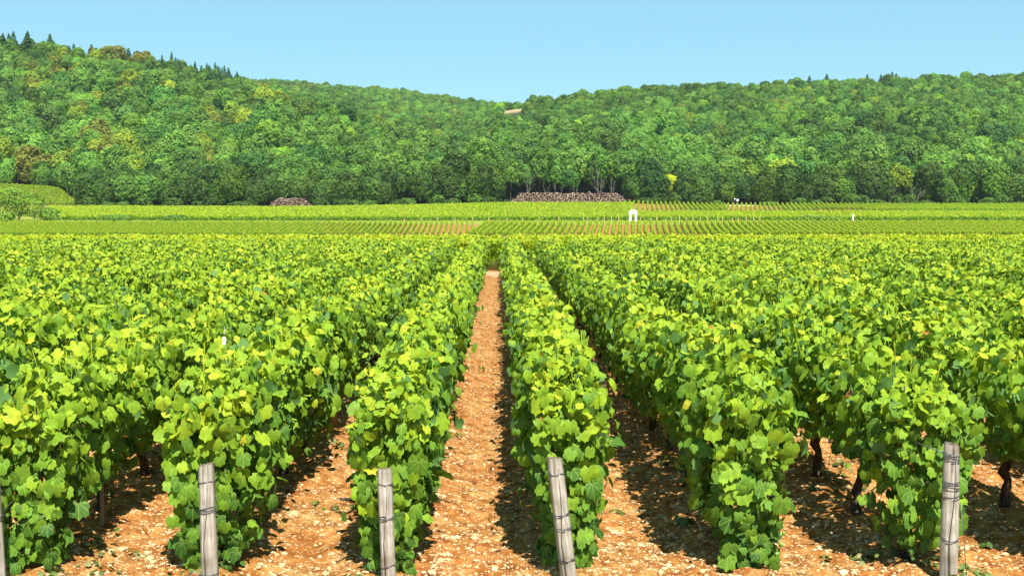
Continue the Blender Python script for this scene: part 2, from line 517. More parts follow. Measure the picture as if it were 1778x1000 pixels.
def hedge(rng, y0, y1, segs, H=1.08, W=.30, seed=0, front=True, drape=1.0, x_off=0.0, low=.35):
    """one trained row along y from y0 to y1; segs: (ya, yb, leaves per metre, leaf size, lod)"""
    Vs, Fs, As, base = [], [], [], 0
    hedge.counts = []
    for (ya, yb, dens, ls, lod) in segs:
        n = int((yb - ya) * dens)
        s = rng.uniform(ya, yb, n)
        if front and ya <= y0 + .01:
            s = np.concatenate([s, y0 + .55 * rng.random(int(dens * .55)) ** 1.5]); n = len(s)
        # density follows the single vines
        keep = rng.random(n) < .52 + .48 * noise2(s * 2.3, s * 0 + seed, 21)
        s = s[keep]; n = len(s)
        lump = noise2(s * 1.1, s * 0 + seed * 3.1, 4)
        top = H * (.90 + .17 * lump + .05 * noise2(s * 4, s * 0 + seed, 8))
        bot = low + .20 * (noise2(s * 1.3, s * 0 + seed, 14) - .5)
        if front:
            e = np.maximum(sstep((s - y0) / .6), 1 - drape)
            bot = bot * e + .03 * (1 - e)
            top = top * (.86 + .14 * sstep((s - y0) / .5))
        u = rng.random(n)
        side = np.where(rng.random(n) < .5, 1.0, -1.0)
        inner = rng.random(n) < .26
        t = u
        z = bot + (top - bot) * (1 - t ** 1.15)
        prof = np.interp((z - bot) / (top - bot), [0, .25, .6, .85, 1.0], [.50, .8, 1.0, .95, .45])
        wl = W * prof * (.66 + .72 * noise2(s * 1.9 + 31 * (side > 0), z * 2.4 + seed * 7, 2))
        x = side * wl
        is_top = rng.random(n) < .30
        x = np.where(is_top, rng.uniform(-1, 1, n) * W * .85, x)
        tuft = noise2(s * 7 + seed, x * 9, 33)
        z = np.where(is_top, top * (1 - .14 * (np.abs(x) / W) ** 2) - .10 + .24 * tuft * rng.random(n) ** .5 + rng.normal(0, .03, n), z)
        x = np.where(inner & ~is_top, x * rng.uniform(.1, .8, n), x)
        x = x + rng.normal(0, .034, n)
        # straggling shoots
        st = rng.random(n) < .06
        z = np.where(st & is_top, z + rng.uniform(.02, .16, n), z)
        x = np.where(st & ~is_top, x + side * rng.uniform(.02, .12, n), x)
        z = np.maximum(z, .03)
        N = np.stack([np.where(is_top, rng.normal(0, .75, n), side * .85 + rng.normal(0, .60, n)), rng.normal(-.25, .70, n), np.where(is_top, .62 + rng.normal(0, .4, n), .18 + rng.normal(0, .48, n))], 1)
        ang = rng.uniform(0, 2 * np.pi, n)
        B = np.stack([np.where(is_top, np.cos(ang), rng.normal(0, .35, n)), np.where(is_top, np.sin(ang), rng.normal(0, .35, n)), np.where(is_top, -.6, -1.0)], 1)
        if front:
            fr = (s - y0 < (.16 if ls < .15 else .45)) & ~is_top
            N[fr, 1] = -1.0 - rng.random(fr.sum()); N[fr, 0] *= .45
            x = np.where(fr, rng.uniform(-1, 1, n) * W * 1.0 * np.clip(.62 + .5 * z, 0, 1), x)
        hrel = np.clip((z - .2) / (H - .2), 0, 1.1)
        v = .15 + .38 * hrel + rng.normal(0, .125, n) + .20 * (noise2(s * 2.3, z * 3 + seed, 55) - .5)  # young upper leaves are yellower; lower ones also darkened, side shade put into colour
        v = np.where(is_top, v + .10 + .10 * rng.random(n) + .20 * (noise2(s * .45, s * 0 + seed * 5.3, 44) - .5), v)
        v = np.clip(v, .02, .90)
        rare = rng.random(n)
        v = np.where(rare < .0006, 1.0, np.where(rare < .003, .955, v))
        size = ls * np.exp(rng.normal(-.06, .30, n)).clip(.42, 1.5) * np.where(is_top, .82, 1)
        y = s + rng.normal(0, .02, n)
        P = np.stack([x + x_off, y, z], 1)
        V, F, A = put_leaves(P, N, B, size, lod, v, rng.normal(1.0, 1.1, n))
        Vs.append(V); Fs.append(F + base); As.append(A); base += len(V); hedge.counts.append((lod, n))
    return np.concatenate(Vs), np.concatenate(Fs), np.concatenate(As)

def tube(pts, rad, k=6, cap=True):
    pts = np.asarray(pts, float); rad = np.asarray(rad, float)
    n = len(pts)
    d = np.gradient(pts, axis=0)
    d /= np.linalg.norm(d, axis=1, keepdims=True) + 1e-9
    ref = np.tile(np.array([[0.31, .95, .05]]), (n, 1))
    a = np.cross(d, ref); a /= np.linalg.norm(a, axis=1, keepdims=True) + 1e-9
    b = np.cross(d, a)
    th = np.linspace(0, 2 * np.pi, k, endpoint=False)
    V = pts[:, None] + rad[:, None, None] * (np.cos(th)[None, :, None] * a[:, None] + np.sin(th)[None, :, None] * b[:, None])
    V = V.reshape(-1, 3)
    F = []
    for i in range(n - 1):
        for j in range(k):
            F.append((i * k + j, i * k + (j + 1) % k, (i + 1) * k + (j + 1) % k, (i + 1) * k + j))
    F = np.array(F)
    caps = []
    if cap:
        c0 = len(V); V = np.vstack([V, pts[:1], pts[-1:]])
        for j in range(k):
            caps.append((c0, (j + 1) % k, j)); caps.append((c0 + 1, (n - 1) * k + j, (n - 1) * k + (j + 1) % k))
    return V, F, np.array(caps, dtype=int).reshape(-1, 3)

class Build:
    """collects tubes and loose faces into one mesh"""
    def __init__(s): s.V, s.Q, s.T, s.n, s.aq, s.at = [], [], [], 0, [], []
    def add(s, V, Q=None, T=None, v=0.5, vt=None):
        if Q is not None and len(Q): s.Q.append(np.asarray(Q) + s.n); s.aq.append(np.full(len(Q), v))
        if T is not None and len(T): s.T.append(np.asarray(T) + s.n); s.at.append(np.full(len(T), v if vt is None else vt))
        s.V.append(np.asarray(V, float)); s.n += len(V)
    def tube(s, pts, rad, k=6, v=.5, vt=None):
        V, Q, T = tube(pts, rad, k); s.add(V, Q, T, v, vt)
    def box(s, x0, x1, y0, y1, z0, z1, v=.5):
        V = [(x, y, z) for z in (z0, z1) for y in (y0, y1) for x in (x0, x1)]
        s.add(V, [(0, 2, 3, 1), (4, 5, 7, 6), (0, 1, 5, 4), (2, 6, 7, 3), (0, 4, 6, 2), (1, 3, 7, 5)], None, v)
    def mesh(s, name, mat, smooth=True):
        Fs, at = [], []
        if s.Q: Fs.append(np.concatenate(s.Q)); at.append(np.concatenate(s.aq))
        if s.T: Fs.append(np.concatenate(s.T)); at.append(np.concatenate(s.at))
        return mesh_np(name, np.concatenate(s.V), Fs, mat, {'v': np.concatenate(at)}, smooth)

def trunk_mesh(seed):
    r = np.random.default_rng(seed)
    b = Build()
    n = 9
    z = np.linspace(-.04, .36, n)
    x = np.cumsum(r.normal(0, .012, n)); y = np.cumsum(r.normal(0, .022, n))
    rad = np.interp(z, [-.04, .04, .2, .32, .36], [.048, .036, .028, .036, .03]) * r.uniform(.85, 1.15, n)
    b.tube(np.stack([x, y, z], 1), rad, 8)
    for sgn in (-1, 1):
        m = 7
        t = np.linspace(0, 1, m)
        p = np.stack([x[-1] + r.normal(0, .03) * t, y[-1] + sgn * .34 * t ** 1.2, .33 + .16 * t - .03 * t ** 2], 1)
        p += r.normal(0, .006, p.shape)
        b.tube(p, np.linspace(.022, .009, m), 6)
    for q in range(3):
        m = 6; t = np.linspace(0, 1, m)
        yy = r.uniform(-.25, .25)
        p = np.stack([x[-1] + r.normal(0, .05) * t, yy + r.normal(0, .06) * t, .40 + .5 * t], 1) + r.normal(0, .006, (m, 3))
        b.tube(p, np.linspace(.008, .004, m), 5)
    return b.mesh('trunk', M_BARK)
TRUNKS = [trunk_mesh(100 + i) for i in range(5)]

def shoots_geo(rng, y0, y1, n, H, W):
    b = Build()
    for i in range(n):
        m = 5; t = np.linspace(0, 1, m)
        s = rng.uniform(y0, y1); x = rng.uniform(-W, W) * .8
        p = np.stack([x + rng.normal(0, .06) * t, s + rng.normal(0, .06) * t, H * .70 + (H * .33 + rng.uniform(-.05, .14)) * t], 1) + rng.normal(0, .004, (m, 3))
        b.tube(p, np.linspace(.0042, .0022, m), 4)
    V = np.concatenate(b.V); Q = np.concatenate(b.Q)
    return V, np.concatenate([Q[:, :3], Q[:, [0, 2, 3]]] + b.T)

def grape_mesh(seed):
    r = np.random.default_rng(seed)
    b = Build()
    oct_v = np.array([(1, 0, 0), (-1, 0, 0), (0, 1, 0), (0, -1, 0), (0, 0, 1), (0, 0, -1)], float)
    # small berries: subdivided octahedra packed on a tapering bunch
    lat = [(-math.pi / 2, 1)] + [(-.6, 6), (.25, 6)] + [(math.pi / 2, 1)]
    for i in range(64):
        t = r.random() ** .8
        rr = .042 * (1 - t) ** .6 * (1 if i % 4 else .6) + .004
        a = r.uniform(0, 2 * np.pi)
        c = np.array([rr * math.cos(a), rr * math.sin(a), -.14 * t])
        q = .0095 * r.uniform(.85, 1.1)
        V, T, Q = [c + (0, 0, -q)], [], []
        for la, k in ((-.5, 6), (.5, 6)):
            for j in range(6):
                th = j / 6 * 2 * math.pi + (.5 if la > 0 else 0)
                V.append(c + q * np.array([math.cos(la) * math.cos(th), math.cos(la) * math.sin(th), math.sin(la)]))
        V.append(c + (0, 0, q))
        for j in range(6):
            T.append((0, 1 + (j + 1) % 6, 1 + j)); T.append((13, 7 + j, 7 + (j + 1) % 6))
            Q.append((1 + j, 1 + (j + 1) % 6, 7 + (j + 1) % 6, 7 + j))
        b.add(V, Q, T)
    b.tube([(0, 0, -.01), (.004, 0, .05), (.0, 0, .09)], [.003, .0025, .0025], 5)
    return b.mesh('grape_cluster', M_GRAPE)
GRAPES = [grape_mesh(300 + i) for i in range(3)]

ORD = ['', 'first', 'second', 'third', 'fourth', 'fifth', 'sixth', 'seventh', 'eighth', 'ninth', 'tenth', 'eleventh', 'twelfth', 'thirteenth', 'fourteenth', 'fifteenth', 'sixteenth', 'seventeenth', 'eighteenth', 'nineteenth', 'twentieth',
       'twenty-first', 'twenty-second', 'twenty-third', 'twenty-fourth', 'twenty-fifth', 'twenty-sixth', 'twenty-seventh', 'twenty-eighth', 'twenty-ninth', 'thirtieth', 'thirty-first', 'thirty-second', 'thirty-third', 'thirty-fourth', 'thirty-fifth', 'thirty-sixth', 'thirty-seventh', 'thirty-eighth', 'thirty-ninth', 'fortieth', 'forty-first', 'forty-second', 'forty-third']

Y_A, Y_B = 6.22, 35.6
def near_segs(d=1.0):
    return [(Y_A, 10.5, 1380 * d, .081, 0), (10.5, 17, 1300 * d, .077, 1), (17, 25, 1050 * d, .080, 1), (25, Y_B, 950 * d, .086, 2)]
mid_meshes = []
for q in range(4):
    r = np.random.default_rng(900 + q)
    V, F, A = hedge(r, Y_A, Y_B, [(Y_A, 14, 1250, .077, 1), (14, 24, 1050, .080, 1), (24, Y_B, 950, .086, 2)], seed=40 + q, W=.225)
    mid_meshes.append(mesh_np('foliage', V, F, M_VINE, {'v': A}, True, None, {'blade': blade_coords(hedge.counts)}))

ROW_GROUP = 'vine rows of the near field'
K_NEAR = range(-4, 4)
for k in range(-19, 19):
    x = ROW_X0 + k
    i = k + 1 if k >= 0 else -k
    side = 'leaning' if k >= 0 else 'upright'
    lab = {0: 'leafy green vine row edging the sunlit path, behind the leaning grey post',
           -1: 'leafy green vine row edging the sunlit path, behind the short upright grey post',
           -2: 'vine row with two grape bunches hanging beside its grey end post',
           1: 'vine row without an end post whose leafy end hangs down to the soil',
           2: 'vine row tied by wire to the tall post bound with wire',
           -3: 'vine row with a dead brown leaf near its end, over dark trunks'}.get(k)
    if lab is None:
        lab = '%s vine row from the sunlit path, on the %s post\'s side' % (ORD[i], side)
    row = thing('vine_row', lab, 'vine row', (x, 0, 0), 0, ROW_GROUP)
    r = np.random.default_rng(500 + k)
    if k in K_NEAR:
        W = {-1: .19, 0: .19, 1: .22, -2: .235, -3: .26, -4: .25, 2: .24}.get(k, .235)
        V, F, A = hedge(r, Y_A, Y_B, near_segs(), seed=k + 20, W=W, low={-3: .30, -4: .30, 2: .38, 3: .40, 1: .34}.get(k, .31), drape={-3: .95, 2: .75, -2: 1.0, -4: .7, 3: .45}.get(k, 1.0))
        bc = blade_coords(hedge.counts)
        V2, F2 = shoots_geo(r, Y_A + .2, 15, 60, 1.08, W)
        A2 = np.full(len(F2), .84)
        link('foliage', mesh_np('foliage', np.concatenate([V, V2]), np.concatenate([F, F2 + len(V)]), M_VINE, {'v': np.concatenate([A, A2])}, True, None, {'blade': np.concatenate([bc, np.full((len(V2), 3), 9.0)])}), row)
    else:
        link('foliage', mid_meshes[(k * 7) % 4], row, (0, r.uniform(0, .25), 0), 0, (1 if r.random() < .5 else -1, 1, r.uniform(.95, 1.05)))
    y = Y_A + .35
    j = 0
    lim = 26 if k in K_NEAR else (14 if abs(k) < 8 else 0)
    while j < lim:
        link('trunk', TRUNKS[(j + k) % 5], row, (r.normal(0, .02), y, 0), r.choice([0, math.pi]) + r.normal(0, .2), (1, 1, r.uniform(.9, 1.15)))
        y += r.uniform(.85, 1.05); j += 1
        if y > Y_B: break
    for gx, gy, gz, gk in {-2: ((-.13, 6.55, .20, 1.0), (.12, 6.5, .21, .8)), 1: ((.16, 6.40, .23, 1.5),), -1: ((.11, 6.50, .28, .9),)}.get(k, ()):
        link('grape_cluster', GRAPES[(k + int(gx > 0)) % 3], row, (gx, gy, gz), r.uniform(0, 6), gk)
    if k == -3:
        V, F, A = put_leaves(np.array([[-.08, 6.95, .98], [-.08, 6.94, .93], [-.07, 6.95, .88]]), np.array([[.3, -1, .2], [-.4, -1, .1], [.2, -1, -.2]]), np.array([[0, 0, -1.]] * 3), np.array([.06, .07, .06]), 0, np.ones(3))
        link('dead_leaf', mesh_np('dead_leaf', V, F, M_DEADLEAF), row)

# ------------------------------------------------------------------ end posts with their wire
def post_mesh(r0, r1, h, seed):
    r = np.random.default_rng(seed)
    k, m = 20, 14
    th = np.linspace(0, 2 * np.pi, k, endpoint=False)
    prof = 1 + r.normal(0, .035, k)
    prof[int(r.integers(k))] -= .12; prof[int(r.integers(k))] -= .09
    z = np.linspace(-.15, h, m)
    V = []
    for i, zz in enumerate(z):
        rad = np.interp(zz, [0, h], [r0, r1]) * (1 + .02 * math.sin(zz * 9 + seed))
        if i == m - 1: rad *= .93
        for j in range(k):
            V.append((rad * prof[j] * math.cos(th[j]), rad * prof[j] * math.sin(th[j]) * .93, zz + (.008 * math.sin(th[j] + seed) + r.normal(0, .003) if i >= m - 1 else 0)))
    Q = [(i * k + j, i * k + (j + 1) % k, (i + 1) * k + (j + 1) % k, (i + 1) * k + j) for i in range(m - 1) for j in range(k)]
    b = Build(); b.add(V, Q)
    top = Build()
    c = np.array(V[(m - 1) * k:]); c2 = c.copy()
    c3 = c * (.97, .97, 1) + (0, 0, .004)
    V2 = np.vstack([c2, c3, [[0, 0, h + .006]]])
    top.add(V2, [(j, (j + 1) % k, k + (j + 1) % k, k + j) for j in range(k)], [(2 * k, k + j, k + (j + 1) % k) for j in range(k)])
    return b.mesh('post', M_POST, True), top.mesh('end_grain', M_ENDGRAIN, False)
def coil(b, rad, z, turns, pitch, seed, tail=True):
    r = np.random.default_rng(seed)
    n = int(turns * 18)
    th = np.linspace(0, turns * 2 * np.pi, n) + r.uniform(0, 6)
    zz = z + pitch * th / (2 * np.pi) + .006 * np.sin(th * 1.0 + r.uniform(0, 6)) + .003 * np.sin(th * 2.7)
    rr = rad * (1.05 + .02 * np.sin(th * 3.3))
    b.tube(np.stack([rr * np.cos(th), rr * np.sin(th) * .95, zz], 1), np.full(n, .0023), 5)
PY_ = 6.02
posts = [
    # x, y, height, radius bottom, top, lean x, lean y, label, coils
    (-2.665, 6.03, .615, .048, .043, -.02, 0, 'grey end post cut by the picture edge, vines to one side only', [(.36, 3, .01), (.52, 1.5, .008)]),
    (X_of(358, 6.05), 6.03, .665, .046, .040, -.015, 0, 'grey end post with a grape bunch on either side', [(.40, 3, .011), (.57, 1.2, .006), (.08, 1, .01)]),
    (X_of(672, 6.05), 6.03, .64, .041, .040, -.03, 0, 'narrow upright grey post at the row on the shaded edge of the path', [(.36, 2.5, .01), (.55, 1.5, .006), (.12, 1.2, .008)]),
    (X_of(991, 6.05), 6.03, .70, .045, .042, -.12, 0, 'leaning grey end post banded with wire beside the sunlit path', [(.38, 2, .01), (.31, 2, .008), (.61, 1.5, .006), (.14, 1.5, .008)]),
    (X_of(1662, 6.05), 6.03, .765, .046, .040, .0, 0, 'tall cracked grey post wound with wire at four heights', [(.66, 4, .012), (.50, 4, .014), (.45, 1.5, .02), (.24, 2, .012)]),
]
for q, (x, y, h, r0, r1, lx, ly, lab, coils) in enumerate(posts):
    t = thing('end_post', lab, 'post', (x, y, 0), 0, 'weathered end posts at the head of the rows')
    t.rotation_euler = (-ly, lx, 0)
    pm, tm = post_mesh(r0, r1, h, 70 + q)
    link('post_shaft', pm, t); link('end_grain', tm, t)
    b = Build()
    for n_, (z, turns, pitch) in enumerate(coils):
        coil(b, np.interp(z, [0, h], [r0, r1]), z, turns, pitch, q * 10 + n_)
    # the strand that runs up the face, and the strand that leads back into the row
    rf = r0 * 1.03
    b.tube([(-.25 * rf, -rf * .93, .0), (-.35 * rf, -rf * .95, .25), (0.1 * rf, -rf * .97, h * .62), (.3 * rf, -rf * .86, h * .93)], [.002] * 4, 5)
    if q == 4:
        pts = np.array([(0, .03, .70), (-.09, .18, .725), (-.15, .34, .75), (-.19, .5, .77)])
        b.tube(pts, [.003] * 4, 5)
        th = np.linspace(0, 2 * np.pi, 14)
        b.tube(np.stack([-.16 + .022 * np.cos(th), .36 + 0 * th, .765 + .018 * np.sin(th)], 1), np.full(14, .003), 5)
        b.tube([(.05, -.02, .45), (.075, -.01, .25), (.10, .0, .03)], [.0022] * 3, 5)
    else:
        b.tube([(0, rf, h * .62), (.01, .3, h * .70), (0, .7, h * .78)], [.0022] * 3, 5)
    if q == 1:
        th = np.linspace(0, 5, 16)
        b.tube(np.stack([-.085 + .035 * np.cos(th), -.02 + 0 * th, .05 + .045 * np.sin(th)], 1), np.full(16, .003), 5)
    link('wire_binding', b.mesh('wire_binding', M_WIRE), t)

def stake(x, y, h, rad, lab, mat, lean=0.0, grp=None):
    b = Build()
    z = np.linspace(-.1, h, 7)
    r = np.random.default_rng(int(abs(x) * 1000 + y * 10))
    b.tube(np.stack([lean * z + r.normal(0, .002, 7), r.normal(0, .002, 7), z], 1), np.linspace(rad, rad * .9, 7), 7)
    return prop(link('vine_stake', b.mesh('vine_stake', mat), None, (x, y, 0)), lab, 'stake', grp)
stake(X_of(720, 7.1), 7.05, .56, .014, 'thin grey stake beside the gnarled trunk next to the path', M_STAKE)
stake(X_of(1268, 6.7), 6.66, .40, .024, 'shaded wooden stake at the foot of the row without a post', M_STAKE)
stake(X_of(168, 7.2), 7.2, .62, .016, 'dark stake among the trunks next to the row with a dead leaf', M_STAKE, .03)
stake(X_of(574, 10.5), 10.5, .17, .045, 'short orange-brown stake standing in the soil under a row', M_TERRA)
# white paper tag hung in the vines
b = Build(); b.box(-.013, .013, -.002, .002, -.03, .03); b.tube([(0, 0, .05), (.004, 0, .085), (0, 0, .11)], [.002] * 3, 4)
V_ = b.mesh('row_tag', M_SIGN, False)
o = link('row_tag', V_, None, (X_of(388, 8.9), 8.9, 1.0), .2); prop(o, 'small white tag hanging among the vine leaves', 'tag')

# ------------------------------------------------------------------ stones and weeds on the paths
def stones():
    r = np.random.default_rng(5)
    ico = np.array([(0, 0, 1), (.89, 0, .45), (.28, .85, .45), (-.72, .53, .45), (-.72, -.53, .45), (.28, -.85, .45), (.72, .53, -.45), (-.28, .85, -.45), (-.89, 0, -.45), (-.28, -.85, -.45), (.72, -.53, -.45), (0, 0, -1)])
    f = np.array([(0, 1, 2), (0, 2, 3), (0, 3, 4), (0, 4, 5), (0, 5, 1), (1, 6, 2), (2, 7, 3), (3, 8, 4), (4, 9, 5), (5, 10, 1), (6, 7, 2), (7, 8, 3), (8, 9, 4), (9, 10, 5), (10, 6, 1), (11, 7, 6), (11, 8, 7), (11, 9, 8), (11, 10, 9), (11, 6, 10)])
    n = 42000
    y = 5.6 + 24 * r.random(n) ** 1.9
    hw = np.minimum(.47 * y + .3, 5.2)
    x = r.uniform(-1, 1, n) * hw
    rel = (x - ROW_X0) % 1.0
    keep = (np.abs(rel - .5) < .42) & (fbm(x * 1.3, y * 1.3, 61) > .34)
    x, y = x[keep], y[keep]; n = len(x)
    s = np.exp(r.normal(math.log(.0078), .55, n)).clip(.004, .038)
    z = terrain(x, y) + near_relief(x, y) + s * .15
    ang = r.uniform(0, 2 * np.pi, n)
    el = r.uniform(.6, 1.0, n); fl = r.uniform(.35, .7, n)
    V = ico[None] * (1 + r.normal(0, .16, (n, 12, 1))) * np.stack([np.ones(n), el, fl], 1)[:, None, :] * s[:, None, None]
    c, si = np.cos(ang)[:, None], np.sin(ang)[:, None]
    X = V[..., 0] * c - V[..., 1] * si; Yv = V[..., 0] * si + V[..., 1] * c
    V = np.stack([X + x[:, None], Yv + y[:, None], V[..., 2] + z[:, None]], -1)
    F = f[None] + (np.arange(n) * 12)[:, None, None]
    me = mesh_np('stones', V.reshape(-1, 3), F.reshape(-1, 3), M_STONE)
    prop(link('stones', me), 'pale limestone chips strewn over the orange soil between the rows', 'stones', kind='stuff')
stones()
def weeds():
    r = np.random.default_rng(15)
    P, N, B, S, A = [], [], [], [], []
    n = 1100
    for i in range(n):
        y = 5.8 + 18 * r.random() ** 2
        x = r.uniform(-.48 * y, .48 * y)
        rel = (x - ROW_X0) % 1.0
        if abs(rel - .5) < .2 and r.random() < .75: continue
        if fbm(x * .9, y * .9, 71) < .45: continue
        m = int(r.integers(5, 16)); s = r.uniform(.05, .13)
        z0 = float(near_relief(np.array([x]), np.array([y]))[0])
        for q in range(m):
            a = r.uniform(0, 2 * np.pi); d = r.random() * s
            P.append((x + d * math.cos(a), y + d * math.sin(a), z0 + r.uniform(.005, .05) * (s / .1)))
            N.append((math.cos(a) * .6, math.sin(a) * .6, .8)); B.append((math.cos(a), math.sin(a), .3)); S.append(r.uniform(.015, .045)); A.append(r.random())
    V, F, A = put_leaves(np.array(P), np.array(N), np.array(B), np.array(S), 1, np.array(A))
    prop(link('weeds', mesh_np('weeds', V, F, M_WEED, {'v': A})), 'low green weeds sprouting in the soil under the vines', 'weeds', kind='stuff')
weeds()

# ------------------------------------------------------------------ the second field, beyond the headland
def row_slope(ya, yb):
    return None
def far_hedge(seed, ya, yb, dens, ls, H=1.1, W=.33, lod=2, yellow=0.0):
    r = np.random.default_rng(seed)
    V, F, A = hedge(r, ya, yb, [(ya, yb, dens, ls, lod)], H=H, W=W, seed=seed, front=True, low=.08)
    V[:, 2] += terrain(np.zeros(len(V)) + 0.0, V[:, 1])
    A = np.clip(A + yellow, 0, .93)
    return mesh_np('vine_row', V, F, M_VINE_FAR, {'v': A})
P2 = []
for q in range(3):
    r = np.random.default_rng(60 + q)
    V, F, A = hedge(r, 38.6, 84, [(38.6, 48, 760, .10, 1), (48, 84, 420, .125, 2)], H=1.02, W=.30, seed=80 + q, front=False)
    V[:, 2] += terrain(np.zeros(len(V)), V[:, 1])
    P2.append(mesh_np('vine_row', V, F, M_VINE_FAR, {'v': np.clip(A + .17, 0, .93)}))
for k in range(-39, 40):
    x = -.12 + k
    if abs(x) > .47 * 84: continue
    if k == 0: lab = 'dark vine row seen end on, closing off the sunlit path'
    else: lab = '%s vine row behind the headland from the path-closing row, %s post\'s side' % (ORD[abs(k)], 'leaning' if k > 0 else 'upright')
    prop(link('vine_row', P2[k % 3], None, (x, 0, 0), 0, (1 if k % 2 else -1, 1, 1)), lab, 'vine row', 'vine rows of the second field')

# ------------------------------------------------------------------ the third field: rows up the far slope, ochre soil between
P3 = [far_hedge(120 + q, 219, 247, 90, .17, H=.92, W=.12, yellow=.06) for q in range(3)] + [far_hedge(140 + q, 219, 247, 120, .20, H=.98, W=.25, yellow=.08) for q in range(3)]
p3rows = [(.3 + 1.08 * k, -.02) for k in range(-104, 0)] + [(X_of(838, 219) + 1.3 * k, .115) for k in range(-4, 100)]
for k, (x, dx) in enumerate(p3rows):
    xs = x if dx == 0 else x
    pa, pb = px_of(x, 219.0), px_of(x + dx * 28, 247.0)
    if max(pa, pb) < -30 or min(pa, pb) > 1810: continue
    if dx < 0 and pa > 826: continue
    if dx > 0 and pb < 838: continue
    pm = .5 * (pa + pb)
    if dx < 0: where = 'parted from its neighbours by bare orange soil' if pm > 700 else 'in the slope field on the upright post\'s side'
    else: where = 'in the slope field running up to the white gate'
    o = link('vine_row', P3[k % 3 + (3 if dx > 0 else 0)], None, (x - 219 * math.sin(math.atan(dx)), 219 * (1 - math.cos(math.atan(dx))), 0), -math.atan(dx))
    prop(o, 'far green vine row ' + where, 'vine row', 'far vine rows ' + where)

# everything behind that: rows nobody can tell apart, as one mass
def distant_vines():
    Vs, Fs, As, base = [], [], [], 0
    r = np.random.default_rng(33)
    def block(ya, yb, pxa, pxb, dens, ls, step=1.0, dx=0.0, skip=None, yel=0.0, H=1.15, W=.36):
        nonlocal base
        ym = .5 * (ya + yb)
        for x0 in np.arange(min(X_of(pxa, yb), X_of(pxa, ya)) - 12 * (dx != 0), max(X_of(pxb, yb), X_of(pxb, ya)), step):
            V, F, A = hedge(r, ya, yb, [(ya, yb, dens, ls, 2)], H=H, W=W, seed=int(x0) % 50, front=True, low=.06)
            V[:, 0] += x0 + dx * (V[:, 1] - ya)
            p = px_of(V[:, 0], V[:, 1])
            cen = V.reshape(-1, 4, 3).mean(1)
            cp = px_of(cen[:, 0], cen[:, 1])
            ok = (cp > pxa) & (cp < pxb)
            if skip is not None: ok &= ~skip(cp, cen[:, 1])
            if not ok.any(): continue
            V = V.reshape(-1, 4, 3)[ok].reshape(-1, 3)
            n = len(V) // 4
            A = A.reshape(-1, 2)[ok].ravel()
            F = (TEMPL[2][1][None] + (np.arange(n) * 4)[:, None, None]).reshape(-1, 3)
            V[:, 2] += terrain(V[:, 0], V[:, 1])
            Vs.append(V); Fs.append(F + base); As.append(np.clip(A + yel, 0, .93)); base += len(V)
    def skip4(cp, y):
        return ((cp < 112) | ((cp < 330) & (y < 264 + 2 * np.sin(cp * .21))) | ((cp > 1365) & (cp < 1480) & (y < 292) & (y > 280)))
    block(260.5, 318, -60, 430, 26, .42, yel=.09, skip=skip4)
    block(259.5, 318, 430, 1840, 28, .40, yel=.09, skip=lambda cp, y: ((cp > 1365) & (cp < 1480) & (y < 292) & (y > 280)) | ((cp > 1085) & (cp < 1113) & (y < 261)))
    block(326, 374, 90, 1100, 22, .45, yel=.10, W=.42)
    block(340, 386, 1080, 1260, 40, .26, step=1.5, dx=.13, yel=.03, W=.20)
    block(340, 386, 1260, 1840, 40, .26, step=1.5, dx=.217, yel=.03, W=.20, skip=lambda cp, y: (cp > 1410) & (cp < 1500) & (y < 350))
    block(396, 430, -80, 150, 60, .32, step=1.9, dx=.15, yel=-.01, W=.32, H=1.3, skip=lambda cp, y: cp > 148 - (y - 396) * 1.25)
    prop(link('distant_vines', mesh_np('distant_vines', np.concatenate(Vs), np.concatenate(Fs), M_VINE_FAR, {'v': np.concatenate(As)})),
         'bright green vineyard plots below the wood, too far to tell rows apart', 'vineyard', kind='stuff')
distant_vines()

# ------------------------------------------------------------------ trees
def crown_points(r, h, z0, wid, nlobe, n, kind='round'):
    """leaf clumps on a domed crown made of rounded boughs, with some inside"""
    ld = r.normal(0, 1, (nlobe, 3)); ld[:, 2] = np.abs(ld[:, 2]) * 1.0 - .45
    ld /= np.linalg.norm(ld, axis=1, keepdims=True)
    lw = r.uniform(.24, .60, nlobe); lh = r.uniform(.08, .45, nlobe)
    d = r.normal(0, 1, (n, 3)); d /= np.linalg.norm(d, axis=1, keepdims=True)
    d[:, 2] = np.where(d[:, 2] < -.55, -d[:, 2], d[:, 2])
    ang = np.arccos(np.clip(d @ ld.T, -1, 1))
    bump = lh[None] * np.sqrt(np.clip(1 - (ang / lw[None]) ** 2, 0, 1))
    which = bump.argmax(1)
    bm = bump.max(1)
    lean = r.normal(0, .07, 2)
    rr = (.73 + bm) * np.where(r.random(n) < .22, r.uniform(.70, .95, n), r.uniform(.93, 1.05, n) + np.where(r.random(n) < .12, r.uniform(0, .14, n), 0))
    zc = z0 + (h - z0) * .46
    hz = np.where(d[:, 2] > 0, (h - zc) / 1.0, (zc - z0) / .62)
    P = np.stack([d[:, 0] * rr * wid + lean[0] * d[:, 2] * wid, d[:, 1] * rr * wid + lean[1] * d[:, 2] * wid, zc + d[:, 2] * rr * hz], 1)
    P[:, 2] = np.maximum(P[:, 2], z0 * .6)
    N = d + .8 * (ld[which] * (bm > .02)[:, None])
    return P, N / np.linalg.norm(N, axis=1, keepdims=True), which
